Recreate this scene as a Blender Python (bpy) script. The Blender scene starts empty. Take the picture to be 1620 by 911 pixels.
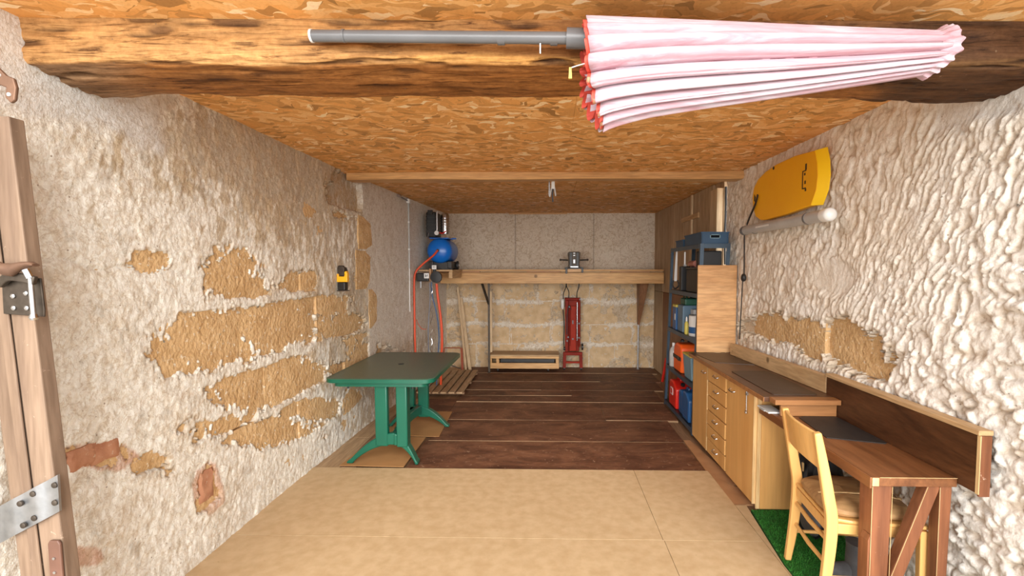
import bpy, bmesh, math, random
import numpy as np
from mathutils import Vector, Matrix, Euler

random.seed(7)
SC = bpy.context.scene
COL = SC.collection
R = math.radians

# ------------------------------------------------------------------ camera
W_PX, H_PX, F_PX = 1620.0, 911.0, 765.0
YAW, PITCH, CAM_H = R(1.3), R(3.0), 1.65
VX, VY = 868.0, 426.0                       # vanishing point of the room's length
CX, CY = VX - F_PX*math.tan(YAW), VY + F_PX*math.tan(PITCH)
cam_d = bpy.data.cameras.new('camera'); cam = bpy.data.objects.new('camera', cam_d); COL.objects.link(cam)
cam_d.sensor_width = 36.0; cam_d.lens = F_PX/W_PX*36.0
cam_d.shift_x = (W_PX/2 - CX)/W_PX; cam_d.shift_y = (CY - H_PX/2)/W_PX
cam_d.clip_start = 0.02
cam.location = (0, 0, CAM_H); cam.rotation_euler = (R(90) - PITCH, 0, YAW)
SC.camera = cam
# ------------------------------------------------------------------ world, light, exposure
wd = bpy.data.worlds.new('overcast_sky'); SC.world = wd; wd.use_nodes = True
bg = wd.node_tree.nodes['Background']; bg.inputs[0].default_value = (0.97, 0.985, 1.0, 1); bg.inputs[1].default_value = 1.35
sun_d = bpy.data.lights.new('hazy_sun', 'SUN'); sun = bpy.data.objects.new('hazy_sun', sun_d); COL.objects.link(sun)
sun_d.energy = 5.5; sun_d.angle = R(62); sun_d.color = (1.0, 0.975, 0.94)
sun.rotation_euler = (R(79), 0, R(4)); sun.location = (0, -6, 6)
SC.view_settings.view_transform = 'Standard'; SC.view_settings.look = 'None'
SC.view_settings.gamma = 1.0; SC.view_settings.use_curve_mapping = False
SC.view_settings.exposure = 0.66
try:
    SC.cycles.diffuse_bounces = 7; SC.cycles.max_bounces = 10
except Exception:
    pass

# ------------------------------------------------------------------ pixel helpers (1620x911 photograph)
_c, _s, _cp, _sp = math.cos(YAW), math.sin(YAW), math.cos(PITCH), math.sin(PITCH)
RT = np.array([_c, _s, 0]); F0 = np.array([-_s, _c, 0]); U0 = np.array([0, 0, 1.0])
FW = F0*_cp - U0*_sp; UP = U0*_cp + F0*_sp; EYE = np.array([0, 0, CAM_H])
def at(px, py, ax, v):
    d = RT*(px-CX)/F_PX - UP*(py-CY)/F_PX + FW
    return EYE + d*((v-EYE[ax])/d[ax])
def to_px(x, y, z):
    dx, dy, dz = x-EYE[0], y-EYE[1], z-EYE[2]
    w = dx*FW[0]+dy*FW[1]+dz*FW[2]
    return (CX + F_PX*(dx*RT[0]+dy*RT[1]+dz*RT[2])/w, CY - F_PX*(dx*UP[0]+dy*UP[1]+dz*UP[2])/w)

# ------------------------------------------------------------------ mesh builder
def spline(pts, n=8):
    P = [Vector(p) for p in pts]; out = []
    for i in range(len(P)-1):
        a = P[max(i-1, 0)]; b = P[i]; c = P[i+1]; d = P[min(i+2, len(P)-1)]
        for k in range(n):
            t = k/n
            out.append(0.5*((2*b)+(c-a)*t+(2*a-5*b+4*c-d)*t*t+(3*b-a-3*c+d)*t**3))
    out.append(P[-1]); return out
def wloc(o):
    v = Vector((0, 0, 0))
    while o is not None:
        v += o.location; o = o.parent
    return v
class MB:
    def __init__(s): s.v = []; s.f = []; s.m = []
    def add(s, vs, fs, mi=0):
        b = len(s.v); s.v += [tuple(p) for p in vs]; s.f += [tuple(i+b for i in f) for f in fs]; s.m += [mi]*len(fs); return s
    def box(s, x0, x1, y0, y1, z0, z1, mi=0):
        return s.add([(x0,y0,z0),(x1,y0,z0),(x1,y1,z0),(x0,y1,z0),(x0,y0,z1),(x1,y0,z1),(x1,y1,z1),(x0,y1,z1)],
                     [(0,3,2,1),(4,5,6,7),(0,1,5,4),(1,2,6,5),(2,3,7,6),(3,0,4,7)], mi)
    def hexa(s, bot, top, mi=0):
        return s.add(list(bot)+list(top), [(0,3,2,1),(4,5,6,7),(0,1,5,4),(1,2,6,5),(2,3,7,6),(3,0,4,7)], mi)
    def bar(s, p, q, w, h, up=(0,0,1), mi=0):
        p = Vector(p); q = Vector(q); d = (q-p).normalized(); u = Vector(up)
        a = d.cross(u); a = a.normalized() if a.length > 1e-5 else d.cross(Vector((1,0,0))).normalized()
        b = a.cross(d).normalized(); a = a*w/2; b = b*h/2
        return s.hexa([p-a-b, p+a-b, p+a+b, p-a+b], [q-a-b, q+a-b, q+a+b, q-a+b], mi)
    def path_bar(s, pts, w, h, up=(0,0,1)):
        P = [Vector(p) for p in pts]; rings = []
        for i, p in enumerate(P):
            d = (P[min(i+1,len(P)-1)]-P[max(i-1,0)]).normalized(); u = Vector(up)
            a = d.cross(u).normalized(); b = a.cross(d).normalized()
            ww = w[i] if isinstance(w, (list,tuple)) else w; hh = h[i] if isinstance(h, (list,tuple)) else h
            rings.append([p-a*ww/2-b*hh/2, p+a*ww/2-b*hh/2, p+a*ww/2+b*hh/2, p-a*ww/2+b*hh/2])
        return s.loft(rings)
    def loft(s, rings, cap=True, mi=0, closed=True):
        n = len(rings[0]); vs = [p for r in rings for p in r]; fs = []
        for i in range(len(rings)-1):
            for k in range(n if closed else n-1):
                k2 = (k+1) % n
                fs.append((i*n+k, i*n+k2, (i+1)*n+k2, (i+1)*n+k))
        if cap and closed:
            fs.append(tuple(range(n))[::-1]); fs.append(tuple((len(rings)-1)*n+k for k in range(n)))
        return s.add(vs, fs, mi)
    def tube(s, pts, r, n=10, cap=True, mi=0):
        P = [Vector(p) for p in pts]; rings = []; prev = None
        for i, p in enumerate(P):
            d = (P[min(i+1,len(P)-1)]-P[max(i-1,0)])
            d = d.normalized() if d.length > 1e-9 else Vector((0,0,1))
            if prev is None:
                a = d.cross(Vector((0,0,1)))
                if a.length < 1e-3: a = d.cross(Vector((1,0,0)))
            else:
                a = prev - d*prev.dot(d)
            a.normalize(); prev = a.copy(); b = d.cross(a)
            rr = r[i] if isinstance(r, (list,tuple)) else r
            rings.append([p+(a*math.cos(2*math.pi*k/n)+b*math.sin(2*math.pi*k/n))*rr for k in range(n)])
        return s.loft(rings, cap, mi)
    def lathe(s, prof, c, axis=(0,0,1), n=20, mi=0):
        ax = Vector(axis).normalized(); a = ax.cross(Vector((0,0,1)))
        if a.length < 1e-3: a = Vector((1,0,0))
        a.normalize(); b = ax.cross(a); c = Vector(c)
        return s.loft([[c+ax*h+(a*math.cos(2*math.pi*k/n)+b*math.sin(2*math.pi*k/n))*max(r,1e-4) for k in range(n)] for r, h in prof], True, mi)
    def prism(s, poly, plane, d0, d1, mi=0):
        def P(u, v, d): return {'xy':(u,v,d), 'xz':(u,d,v), 'yz':(d,u,v)}[plane]
        n = len(poly)
        vs = [P(u,v,d0) for u,v in poly]+[P(u,v,d1) for u,v in poly]
        fs = [tuple(range(n)), tuple(range(2*n-1, n-1, -1))]+[(i,(i+1)%n,n+(i+1)%n,n+i) for i in range(n)]
        return s.add(vs, fs, mi)
    def build(s, name, mats, parent=None, bevel=0.0, smooth=False, seg=2, local=False, kind=None, sub=0):
        me = bpy.data.meshes.new(name)
        off = Vector((0,0,0)) if (local or parent is None) else wloc(parent)
        me.from_pydata([(x-off.x, y-off.y, z-off.z) for x,y,z in s.v], [], s.f)
        for m in (mats if isinstance(mats, (list,tuple)) else [mats]): me.materials.append(M[m])
        for p, i in zip(me.polygons, s.m): p.material_index = i
        bm = bmesh.new(); bm.from_mesh(me); bmesh.ops.recalc_face_normals(bm, faces=bm.faces); bm.to_mesh(me); bm.free()
        if smooth:
            me.polygons.foreach_set('use_smooth', [True]*len(me.polygons))
            try: me.set_sharp_from_angle(angle=R(38))
            except Exception: pass
        o = bpy.data.objects.new(name, me); COL.objects.link(o)
        if parent is not None: o.parent = parent
        if sub:
            md = o.modifiers.new('sub', 'SUBSURF'); md.levels = sub; md.render_levels = sub
        if bevel:
            md = o.modifiers.new('bevel', 'BEVEL'); md.width = bevel; md.segments = seg; md.limit_method = 'ANGLE'; md.angle_limit = R(35)
        if kind: o['kind'] = kind
        return o
def tag(o, label, cat, group=None):
    o['label'] = label; o['category'] = cat
    if group: o['group'] = group
    return o
def thing(name, label, cat, loc=(0,0,0), rotz=0.0, group=None):
    o = bpy.data.objects.new(name, None); COL.objects.link(o); o.empty_display_size = 0.1
    o.location = loc; o.rotation_euler = (0,0,rotz)
    return tag(o, label, cat, group)

# ------------------------------------------------------------------ materials
M = {}
def nodes(name, rough=0.6, metal=0.0, spec=0.5):
    m = bpy.data.materials.new(name); m.use_nodes = True; nt = m.node_tree
    b = nt.nodes['Principled BSDF']; b.inputs['Roughness'].default_value = rough; b.inputs['Metallic'].default_value = metal
    b.inputs['Specular IOR Level'].default_value = spec
    M[name] = m
    return nt, b
def N(nt, t, **kw):
    n = nt.nodes.new(t)
    for k, v in kw.items():
        if k in n.inputs: n.inputs[k].default_value = v
        else: setattr(n, k, v)
    return n
def L(nt, a, b): nt.links.new(a, b)
def coords(nt, scale=(1,1,1), rot=(0,0,0), loc=(0,0,0)):
    tc = N(nt, 'ShaderNodeTexCoord'); mp = N(nt, 'ShaderNodeMapping')
    mp.inputs['Scale'].default_value = scale; mp.inputs['Rotation'].default_value = rot; mp.inputs['Location'].default_value = loc
    L(nt, tc.outputs['Object'], mp.inputs['Vector']); return mp.outputs[0]
def ramp(nt, fac, stops):
    r = N(nt, 'ShaderNodeValToRGB'); e = r.color_ramp.elements
    while len(e) < len(stops): e.new(0.5)
    for el, (p, c) in zip(e, stops): el.position = p; el.color = (*c, 1)
    L(nt, fac, r.inputs[0]); return r.outputs[0]
def mixc(nt, f, a, b, mode='MIX'):
    m = N(nt, 'ShaderNodeMix', data_type='RGBA', blend_type=mode)
    for sock, v in ((m.inputs[0], f), (m.inputs[6], a), (m.inputs[7], b)):
        if hasattr(v, 'links'): L(nt, v, sock)
        elif isinstance(v, (tuple, list)): sock.default_value = (*v, 1) if len(v) == 3 else v
        else: sock.default_value = v
    return m.outputs[2]
def bump(nt, bsdf, h, strength=0.3, dist=0.01):
    b = N(nt, 'ShaderNodeBump'); b.inputs['Strength'].default_value = strength; b.inputs['Distance'].default_value = dist
    L(nt, h, b.inputs['Height']); L(nt, b.outputs[0], bsdf.inputs['Normal'])
def plain(name, c, c2=None, rough=0.5, metal=0.0, scale=14.0, bmp=0.0, bscale=120.0, spec=0.5, worn=None, worn_at=0.66):
    nt, b = nodes(name, rough, metal, spec)
    v = coords(nt); n = N(nt, 'ShaderNodeTexNoise', Scale=scale, Detail=5.0); L(nt, v, n.inputs['Vector'])
    c2 = c2 or tuple(x*0.78 for x in c)
    col = ramp(nt, n.outputs[0], [(0.32, c2), (0.66, c)])
    if worn:
        n3 = N(nt, 'ShaderNodeTexNoise', Scale=scale*3, Detail=8.0, Roughness=0.7); L(nt, v, n3.inputs['Vector'])
        col = mixc(nt, ramp(nt, n3.outputs[0], [(worn_at, (0,0,0)), (worn_at+0.05, (1,1,1))]), col, worn)
    L(nt, col, b.inputs['Base Color'])
    if bmp:
        n2 = N(nt, 'ShaderNodeTexNoise', Scale=bscale, Detail=3.0); L(nt, v, n2.inputs['Vector']); bump(nt, b, n2.outputs[0], min(bmp, 1.0), 0.004 if bmp < 0.65 else 0.014)
def wood(name, c1, c2, axis='x', freq=9.0, rough=0.55, contrast=(0.35,0.68), scratch=None, knots=False, spec=0.4, along=0.09, bmp=0.15, soft=False):
    nt, b = nodes(name, rough, 0.0, spec)
    sc = {'x':(along,1,1), 'y':(1,along,1), 'z':(1,1,along)}[axis]
    v = coords(nt, sc)
    n = N(nt, 'ShaderNodeTexNoise', Scale=freq, Detail=7.0, Roughness=0.62, Distortion=1.2); L(nt, v, n.inputs['Vector'])
    mid = tuple((p+q)/2 for p, q in zip(c1, c2))
    col = ramp(nt, n.outputs[0], [(contrast[0], c2), (0.5, mid), (contrast[1], c1)])
    g = N(nt, 'ShaderNodeTexNoise', Scale=freq*9, Detail=3.0); L(nt, v, g.inputs['Vector'])
    col = mixc(nt, 0.18 if soft else 0.45, col, ramp(nt, g.outputs[0], [(0.38, (0.55,0.5,0.45)), (0.6, (1.0,1.0,1.0))]), 'MULTIPLY')
    u = coords(nt)
    if knots:
        k = N(nt, 'ShaderNodeTexVoronoi', Scale=knots); k.inputs['Randomness'].default_value = 1.0; L(nt, u, k.inputs['Vector'])
        col = mixc(nt, ramp(nt, k.outputs['Distance'], [(0.05, (1,1,1)), (0.10, (0,0,0))]), col, tuple(x*0.45 for x in c2))
    if scratch:
        s3 = N(nt, 'ShaderNodeTexNoise', Scale=26.0, Detail=9.0, Roughness=0.72, Distortion=0.6); L(nt, u, s3.inputs['Vector'])
        col = mixc(nt, ramp(nt, s3.outputs[0], [(scratch[1], (0,0,0)), (scratch[1]+0.06, (1,1,1))]), col, scratch[0])
    L(nt, col, b.inputs['Base Color'])
    if bmp: bump(nt, b, g.outputs[0], bmp, 0.002)
def osb(name, light=1.0):
    nt, b = nodes(name, 0.62, 0.0, 0.35)
    base = (0.545*light, 0.275*light, 0.085*light)
    tc = N(nt, 'ShaderNodeTexCoord'); wn = N(nt, 'ShaderNodeTexNoise', Scale=5.0, Detail=2.0); L(nt, tc.outputs['Object'], wn.inputs['Vector'])
    off = N(nt, 'ShaderNodeVectorMath', operation='SCALE'); L(nt, wn.outputs['Color'], off.inputs[0]); off.inputs['Scale'].default_value = 0.16
    sq = N(nt, 'ShaderNodeMapping'); sq.inputs['Scale'].default_value = (1.0, 0.5, 1.0); L(nt, tc.outputs['Object'], sq.inputs['Vector'])
    ad = N(nt, 'ShaderNodeVectorMath', operation='ADD'); L(nt, sq.outputs[0], ad.inputs[0]); L(nt, off.outputs[0], ad.inputs[1])
    col = None; hgt = None
    for k, (ang, ln, wdt, cover) in enumerate([(80,13,44,0.0),(38,13,54,0.40),(-35,13,56,0.45),(105,14,56,0.52),(65,13,50,0.58),(-70,13,60,0.64),(130,13,54,0.70),(15,14,66,0.78),(92,12,50,0.84)]):
        mp = N(nt, 'ShaderNodeMapping'); mp.inputs['Rotation'].default_value = (0,0,R(ang)); mp.inputs['Scale'].default_value = (ln, wdt, 1)
        mp.inputs['Location'].default_value = (3.1*k, 1.7*k, 0.3*k); L(nt, ad.outputs[0], mp.inputs['Vector'])
        vo = N(nt, 'ShaderNodeTexVoronoi', Scale=1.0, voronoi_dimensions='2D'); L(nt, mp.outputs[0], vo.inputs['Vector'])
        sp = N(nt, 'ShaderNodeSeparateColor'); L(nt, vo.outputs['Color'], sp.inputs[0])
        tone = ramp(nt, sp.outputs[0], [(0.0, tuple(x*0.48 for x in base)), (0.12, tuple(x*0.78 for x in base)), (0.6, tuple(x*1.05 for x in base)),
                                         (0.9, (0.62*light,0.385*light,0.165*light)), (1.0, (0.70*light,0.56*light,0.36*light))])
        if col is None: col = tone; hgt = sp.outputs[1]
        else:
            gt = N(nt, 'ShaderNodeMath', operation='GREATER_THAN'); L(nt, sp.outputs[1], gt.inputs[0]); gt.inputs[1].default_value = cover
            col = mixc(nt, gt.outputs[0], col, tone)
            mx = N(nt, 'ShaderNodeMix', data_type='FLOAT'); L(nt, gt.outputs[0], mx.inputs[0]); L(nt, hgt, mx.inputs[2]); L(nt, sp.outputs[2], mx.inputs[3]); hgt = mx.outputs[0]
    fn = N(nt, 'ShaderNodeTexNoise', Scale=90.0, Detail=4.0); L(nt, tc.outputs['Object'], fn.inputs['Vector'])
    col = mixc(nt, 0.35, col, ramp(nt, fn.outputs[0], [(0.33,(0.72,0.62,0.52)),(0.50,(1,1,1))]), 'MULTIPLY')
    L(nt, col, b.inputs['Base Color']); bump(nt, b, hgt, 0.5, 0.005)
def attr_mat(name, rough=0.9, fine=0.25, bmp=0.5, bscale=70.0, bdist=0.006, grain=False, curls=0.0, cscale=15.0, flakes=0.0):
    nt, b = nodes(name, rough, 0.0, 0.2)
    a = N(nt, 'ShaderNodeAttribute', attribute_name='Col')
    v = coords(nt); n = N(nt, 'ShaderNodeTexNoise', Scale=45.0, Detail=8.0, Roughness=0.65); L(nt, v, n.inputs['Vector'])
    col = mixc(nt, 1.0, a.outputs['Color'], ramp(nt, n.outputs[0], [(0.3, (1-fine*1.5, 1-fine*1.75, 1-fine*2.1)), (0.62, (1,1,1))]), 'MULTIPLY')
    if grain:
        gv = coords(nt, (0.07,1,1)); gn = N(nt, 'ShaderNodeTexNoise', Scale=60.0, Detail=6.0, Roughness=0.7, Distortion=1.5); L(nt, gv, gn.inputs['Vector'])
        col = mixc(nt, 1.0, col, ramp(nt, gn.outputs[0], [(0.33, (0.22,0.16,0.12)), (0.45, (0.80,0.74,0.68)), (0.62, (1.15,1.12,1.08))]), 'MULTIPLY')
    cur = None
    if curls:
        cn = N(nt, 'ShaderNodeTexNoise', Scale=cscale, Detail=4.0, Roughness=0.6, Distortion=0.8); L(nt, v, cn.inputs['Vector'])
        cur = ramp(nt, cn.outputs[0], [(0.470,(0,0,0)),(0.495,(1,1,1)),(0.505,(1,1,1)),(0.530,(0,0,0))])
        mm = N(nt, 'ShaderNodeMath', operation='MULTIPLY'); L(nt, cur, mm.inputs[0]); mm.inputs[1].default_value = curls
        col = mixc(nt, mm.outputs[0], col, mixc(nt, 1.0, col, (0.58,0.46,0.34), 'MULTIPLY'))
    if flakes:
        fk = N(nt, 'ShaderNodeTexNoise', Scale=24.0, Detail=8.0, Roughness=0.68, Distortion=0.4); L(nt, v, fk.inputs['Vector'])
        fm = N(nt, 'ShaderNodeMath', operation='MULTIPLY'); L(nt, ramp(nt, fk.outputs[0], [(0.535,(0,0,0)),(0.565,(1,1,1))]), fm.inputs[0]); fm.inputs[1].default_value = flakes
        col = mixc(nt, fm.outputs[0], col, mixc(nt, 1.0, col, (0.74,0.63,0.48), 'MULTIPLY'))
    sp = N(nt, 'ShaderNodeTexVoronoi', Scale=17.0); L(nt, v, sp.inputs['Vector'])
    col = mixc(nt, ramp(nt, sp.outputs['Distance'], [(0.045, (0.75,0.75,0.75)), (0.075, (0,0,0))]), col, (0.20,0.13,0.08))
    L(nt, col, b.inputs['Base Color'])
    n2 = N(nt, 'ShaderNodeTexNoise', Scale=bscale, Detail=5.0, Roughness=0.6); L(nt, v, n2.inputs['Vector']); bump(nt, b, n2.outputs[0], bmp, bdist)

attr_mat('plaster', 0.92, 0.09, 0.7, 55.0, 0.010, curls=0.40, flakes=0.30)
attr_mat('roughcast', 0.92, 0.12, 0.8, 30.0, 0.02, curls=0.55, cscale=7.0, flakes=0.35)
attr_mat('render_blobs', 0.92, 0.09, 0.6, 55.0, 0.008, curls=0.25)
attr_mat('oak_beam', 0.7, 0.16, 0.4, 50.0, 0.004, grain=True)
plain('stone_ochre', (0.70,0.475,0.24), (0.54,0.335,0.15), 0.92, scale=12, bmp=1.0, bscale=34, worn=(0.80,0.70,0.53), worn_at=0.585)
plain('stone_buff', (0.68,0.505,0.305), (0.53,0.365,0.20), 0.92, scale=9, bmp=0.7, bscale=40, worn=(0.60,0.52,0.40), worn_at=0.60)
plain('brick_red', (0.52,0.26,0.15), (0.40,0.17,0.09), 0.92, scale=14, bmp=0.6, bscale=50, worn=(0.6,0.42,0.3), worn_at=0.6)
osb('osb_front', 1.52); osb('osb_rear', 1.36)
plain('chipboard', (0.60,0.43,0.245), (0.515,0.35,0.185), 0.6, scale=16, bmp=0.1, worn=(0.40,0.25,0.12), worn_at=0.655)
wood('ply_dark', (0.235,0.105,0.055), (0.070,0.026,0.014), 'x', 5, 0.55, (0.30,0.66), scratch=((0.40,0.25,0.16), 0.605), spec=0.25, along=0.4)
wood('ply_edge', (0.50,0.33,0.18), (0.26,0.15,0.075), 'x', 12)
wood('floor_old', (0.34,0.20,0.11), (0.20,0.105,0.05), 'y', 7, 0.6, scratch=((0.42,0.30,0.19), 0.66))
wood('floor_pale', (0.56,0.38,0.22), (0.38,0.24,0.125), 'y', 8, 0.7)
plain('hardboard', (0.48,0.26,0.125), (0.38,0.19,0.085), 0.6, scale=6)
plain('cardboard', (0.46,0.235,0.085), (0.38,0.185,0.062), 0.8, scale=5)
plain('concrete', (0.62,0.59,0.54), (0.52,0.49,0.44), 0.9, scale=3, bmp=0.3)
wood('pine', (0.72,0.44,0.19), (0.52,0.27,0.09), 'x', 7, 0.5, knots=3.0)
wood('pine_y', (0.66,0.45,0.24), (0.46,0.28,0.13), 'y', 7, 0.55, knots=3.5)
wood('pine_z', (0.70,0.53,0.33), (0.55,0.38,0.21), 'z', 6, 0.6, knots=3.0)
wood('pine_dull', (0.56,0.38,0.20), (0.38,0.235,0.115), 'x', 7, 0.6)
wood('panel_z', (0.54,0.395,0.245), (0.39,0.265,0.15), 'z', 5, 0.6, along=0.12)
wood('panel_brown', (0.30,0.145,0.068), (0.19,0.085,0.038), 'z', 5, 0.5, along=0.12)
wood('plywood', (0.70,0.42,0.20), (0.54,0.28,0.11), 'x', 6, 0.5, along=0.14)
wood('beech', (0.72,0.405,0.140), (0.645,0.335,0.105), 'z', 5, 0.40, along=0.06, spec=0.5, soft=True)
wood('beech_end', (0.78,0.56,0.29), (0.66,0.42,0.18), 'z', 6, 0.45)
wood('counter', (0.135,0.062,0.031), (0.080,0.034,0.017), 'y', 6, 0.35, spec=0.5)
wood('desk_red', (0.275,0.108,0.038), (0.145,0.052,0.017), 'y', 6, 0.42, scratch=((0.55,0.38,0.26), 0.67), spec=0.5)
wood('desk_red_z', (0.285,0.105,0.044), (0.155,0.052,0.021), 'z', 6, 0.45, scratch=((0.60,0.43,0.32), 0.655), spec=0.5)
wood('desk_light', (0.42,0.20,0.075), (0.28,0.115,0.04), 'x', 6, 0.4)
wood('board_dark', (0.135,0.054,0.021), (0.050,0.019,0.008), 'y', 8, 0.42, scratch=((0.3,0.16,0.08), 0.70), along=0.2)
wood('chair_wood', (0.80,0.475,0.165), (0.72,0.385,0.115), 'z', 5, 0.32, along=0.06, spec=0.5, soft=True)
wood('cushion', (0.50,0.30,0.13), (0.36,0.19,0.075), 'x', 5, 0.6, along=0.3)
plain('mat_black', (0.030,0.026,0.024), (0.022,0.019,0.018), 0.5, scale=30)
plain('mat_brown', (0.070,0.042,0.026), (0.055,0.031,0.019), 0.45, scale=12)
plain('green_plastic', (0.006,0.110,0.066), (0.005,0.088,0.052), 0.30, scale=3)
plain('green_top', (0.080,0.110,0.074), (0.092,0.108,0.072), 0.36, scale=4, bmp=0.08, bscale=160, worn=(0.135,0.15,0.10), worn_at=0.63)
wood('canopy_pink', (0.52,0.425,0.465), (0.47,0.265,0.30), 'x', 22, 0.75, (0.36,0.56), along=0.03, spec=0.2, bmp=0.05, soft=True)
plain('lining_red', (0.62,0.075,0.045), (0.45,0.045,0.028), 0.7, scale=12)
plain('grey_tube', (0.155,0.158,0.165), (0.12,0.122,0.128), 0.35, scale=5)
plain('grey_pale', (0.50,0.50,0.49), (0.42,0.42,0.41), 0.35, scale=5)
plain('white_plastic', (0.80,0.80,0.78), (0.72,0.72,0.70), 0.35, scale=5)
plain('yellow_foam', (0.90,0.46,0.010), (0.84,0.41,0.008), 0.38, scale=2)
plain('yellow_edge', (0.90,0.56,0.010), (0.86,0.52,0.008), 0.4, scale=2)
plain('black_rubber', (0.015,0.015,0.016), (0.010,0.010,0.011), 0.5)
plain('black_metal', (0.035,0.033,0.032), (0.022,0.021,0.020), 0.4, 0.4)
plain('iron_dark', (0.085,0.066,0.050), (0.05,0.038,0.028), 0.5, 0.6, scale=30)
plain('galvanized', (0.42,0.43,0.45), (0.30,0.31,0.32), 0.38, 0.85, scale=18, bmp=0.25, bscale=30)
plain('steel', (0.62,0.63,0.65), (0.5,0.5,0.52), 0.25, 1.0, scale=10)
plain('rust', (0.19,0.105,0.065), (0.13,0.070,0.044), 0.6, 0.5, scale=18)
plain('brown_paint', (0.16,0.075,0.048), (0.12,0.055,0.035), 0.5, scale=10)
wood('door_old', (0.33,0.225,0.150), (0.17,0.108,0.072), 'z', 6, 0.7, (0.3,0.72), scratch=((0.44,0.33,0.24), 0.64))
plain('blue_paint', (0.006,0.155,0.62), (0.005,0.135,0.55), 0.28, scale=2)
plain('shelf_blue', (0.055,0.090,0.130), (0.042,0.068,0.100), 0.42, 0.3, scale=10)
plain('crate_blue', (0.022,0.075,0.150), (0.017,0.060,0.125), 0.5, scale=6)
plain('can_blue', (0.022,0.105,0.28), (0.016,0.080,0.22), 0.4, scale=6)
plain('pale_blue', (0.20,0.33,0.40), (0.16,0.27,0.33), 0.45, scale=6)
plain('slate_blue', (0.12,0.20,0.28), (0.09,0.16,0.23), 0.5, scale=6)
plain('jerry_red', (0.68,0.022,0.012), (0.55,0.016,0.010), 0.35, scale=5)
plain('orange', (0.90,0.14,0.012), (0.80,0.10,0.010), 0.45, scale=5)
plain('hose_orange', (0.72,0.085,0.022), (0.62,0.065,0.018), 0.45, scale=5)
plain('hose_grey', (0.20,0.215,0.25), (0.15,0.16,0.19), 0.45, scale=5)
plain('hose_blue', (0.06,0.12,0.24), (0.045,0.09,0.18), 0.45, scale=5)
plain('jack_red', (0.25,0.018,0.007), (0.17,0.012,0.005), 0.6, 0.0, spec=0.2, scale=8, worn=(0.10,0.03,0.02), worn_at=0.66)
plain('jack_red_pale', (0.36,0.028,0.010), (0.28,0.02,0.008), 0.6, 0.0, spec=0.2, scale=8)
plain('green_dark', (0.012,0.095,0.055), (0.008,0.06,0.036), 0.5, scale=8)
plain('yellow_lid', (0.62,0.52,0.10), (0.55,0.45,0.08), 0.5)
plain('copper_red', (0.42,0.10,0.05), (0.34,0.075,0.04), 0.4, 0.3)
plain('turf_base', (0.016,0.11,0.010), (0.010,0.08,0.007), 0.9, scale=25)
plain('turf_blade', (0.034,0.215,0.018), (0.020,0.140,0.012), 0.75, scale=9)
plain('cloth_grey', (0.10,0.10,0.105), (0.06,0.06,0.064), 0.85, scale=16)
plain('clear_plastic', (0.50,0.50,0.48), (0.42,0.40,0.38), 0.2)
plain('pink_tool', (0.42,0.17,0.13), (0.33,0.12,0.09), 0.5)

# ------------------------------------------------------------------ numpy noise
def _h(ix, iy, seed):
    n = (ix.astype(np.int64)*374761393 + iy.astype(np.int64)*668265263 + seed*974711) & 0xffffffff
    n = ((n ^ (n >> 13))*1274126177) & 0xffffffff
    n = (n ^ (n >> 16)) & 0xffffffff
    return n/4294967295.0
def pn(u, v, seed=0):
    iu = np.floor(u); iv = np.floor(v); fu = u-iu; fv = v-iv
    su = fu*fu*fu*(fu*(fu*6-15)+10); sv = fv*fv*fv*(fv*(fv*6-15)+10)
    def g(a, b):
        t = _h(iu+a, iv+b, seed)*2*np.pi
        return np.cos(t)*(fu-a)+np.sin(t)*(fv-b)
    x0 = g(0,0)*(1-su)+g(1,0)*su; x1 = g(0,1)*(1-su)+g(1,1)*su
    return (x0*(1-sv)+x1*sv)*1.5
def fbm(u, v, o=4, seed=0, gain=0.5):
    r = 0; a = 1.0; t = 0
    for k in range(o):
        r = r + a*pn(u*2**k+17.3*k, v*2**k-9.1*k, seed+k); t += a; a *= gain
    return r/t*1.4
def worley(u, v, seed=0):
    iu = np.floor(u); iv = np.floor(v); f1 = np.full(u.shape, 9.0); f2 = np.full(u.shape, 9.0); cid = np.zeros(u.shape)
    for a in (-1,0,1):
        for b in (-1,0,1):
            cu = iu+a; cv = iv+b
            d = np.hypot(cu+_h(cu,cv,seed)-u, cv+_h(cu,cv,seed+7)-v)
            nr = d < f1
            f2 = np.where(nr, f1, np.minimum(f2, d)); cid = np.where(nr, _h(cu,cv,seed+13), cid); f1 = np.where(nr, d, f1)
    return f1, f2, cid
def sstep(a, b, x):
    t = np.clip((x-a)/(b-a), 0, 1); return t*t*(3-2*t)
def lerp3(c0, c1, t): return c0*(1-t[...,None]) + np.asarray(c1)*t[...,None]
def patches(px, py, lst):
    m = np.full(px.shape, -2.0)
    for cx, cy, rx, ry in lst:
        m = np.maximum(m, 1-np.hypot((px-cx)/rx, (py-cy)/ry))
    return m
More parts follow.
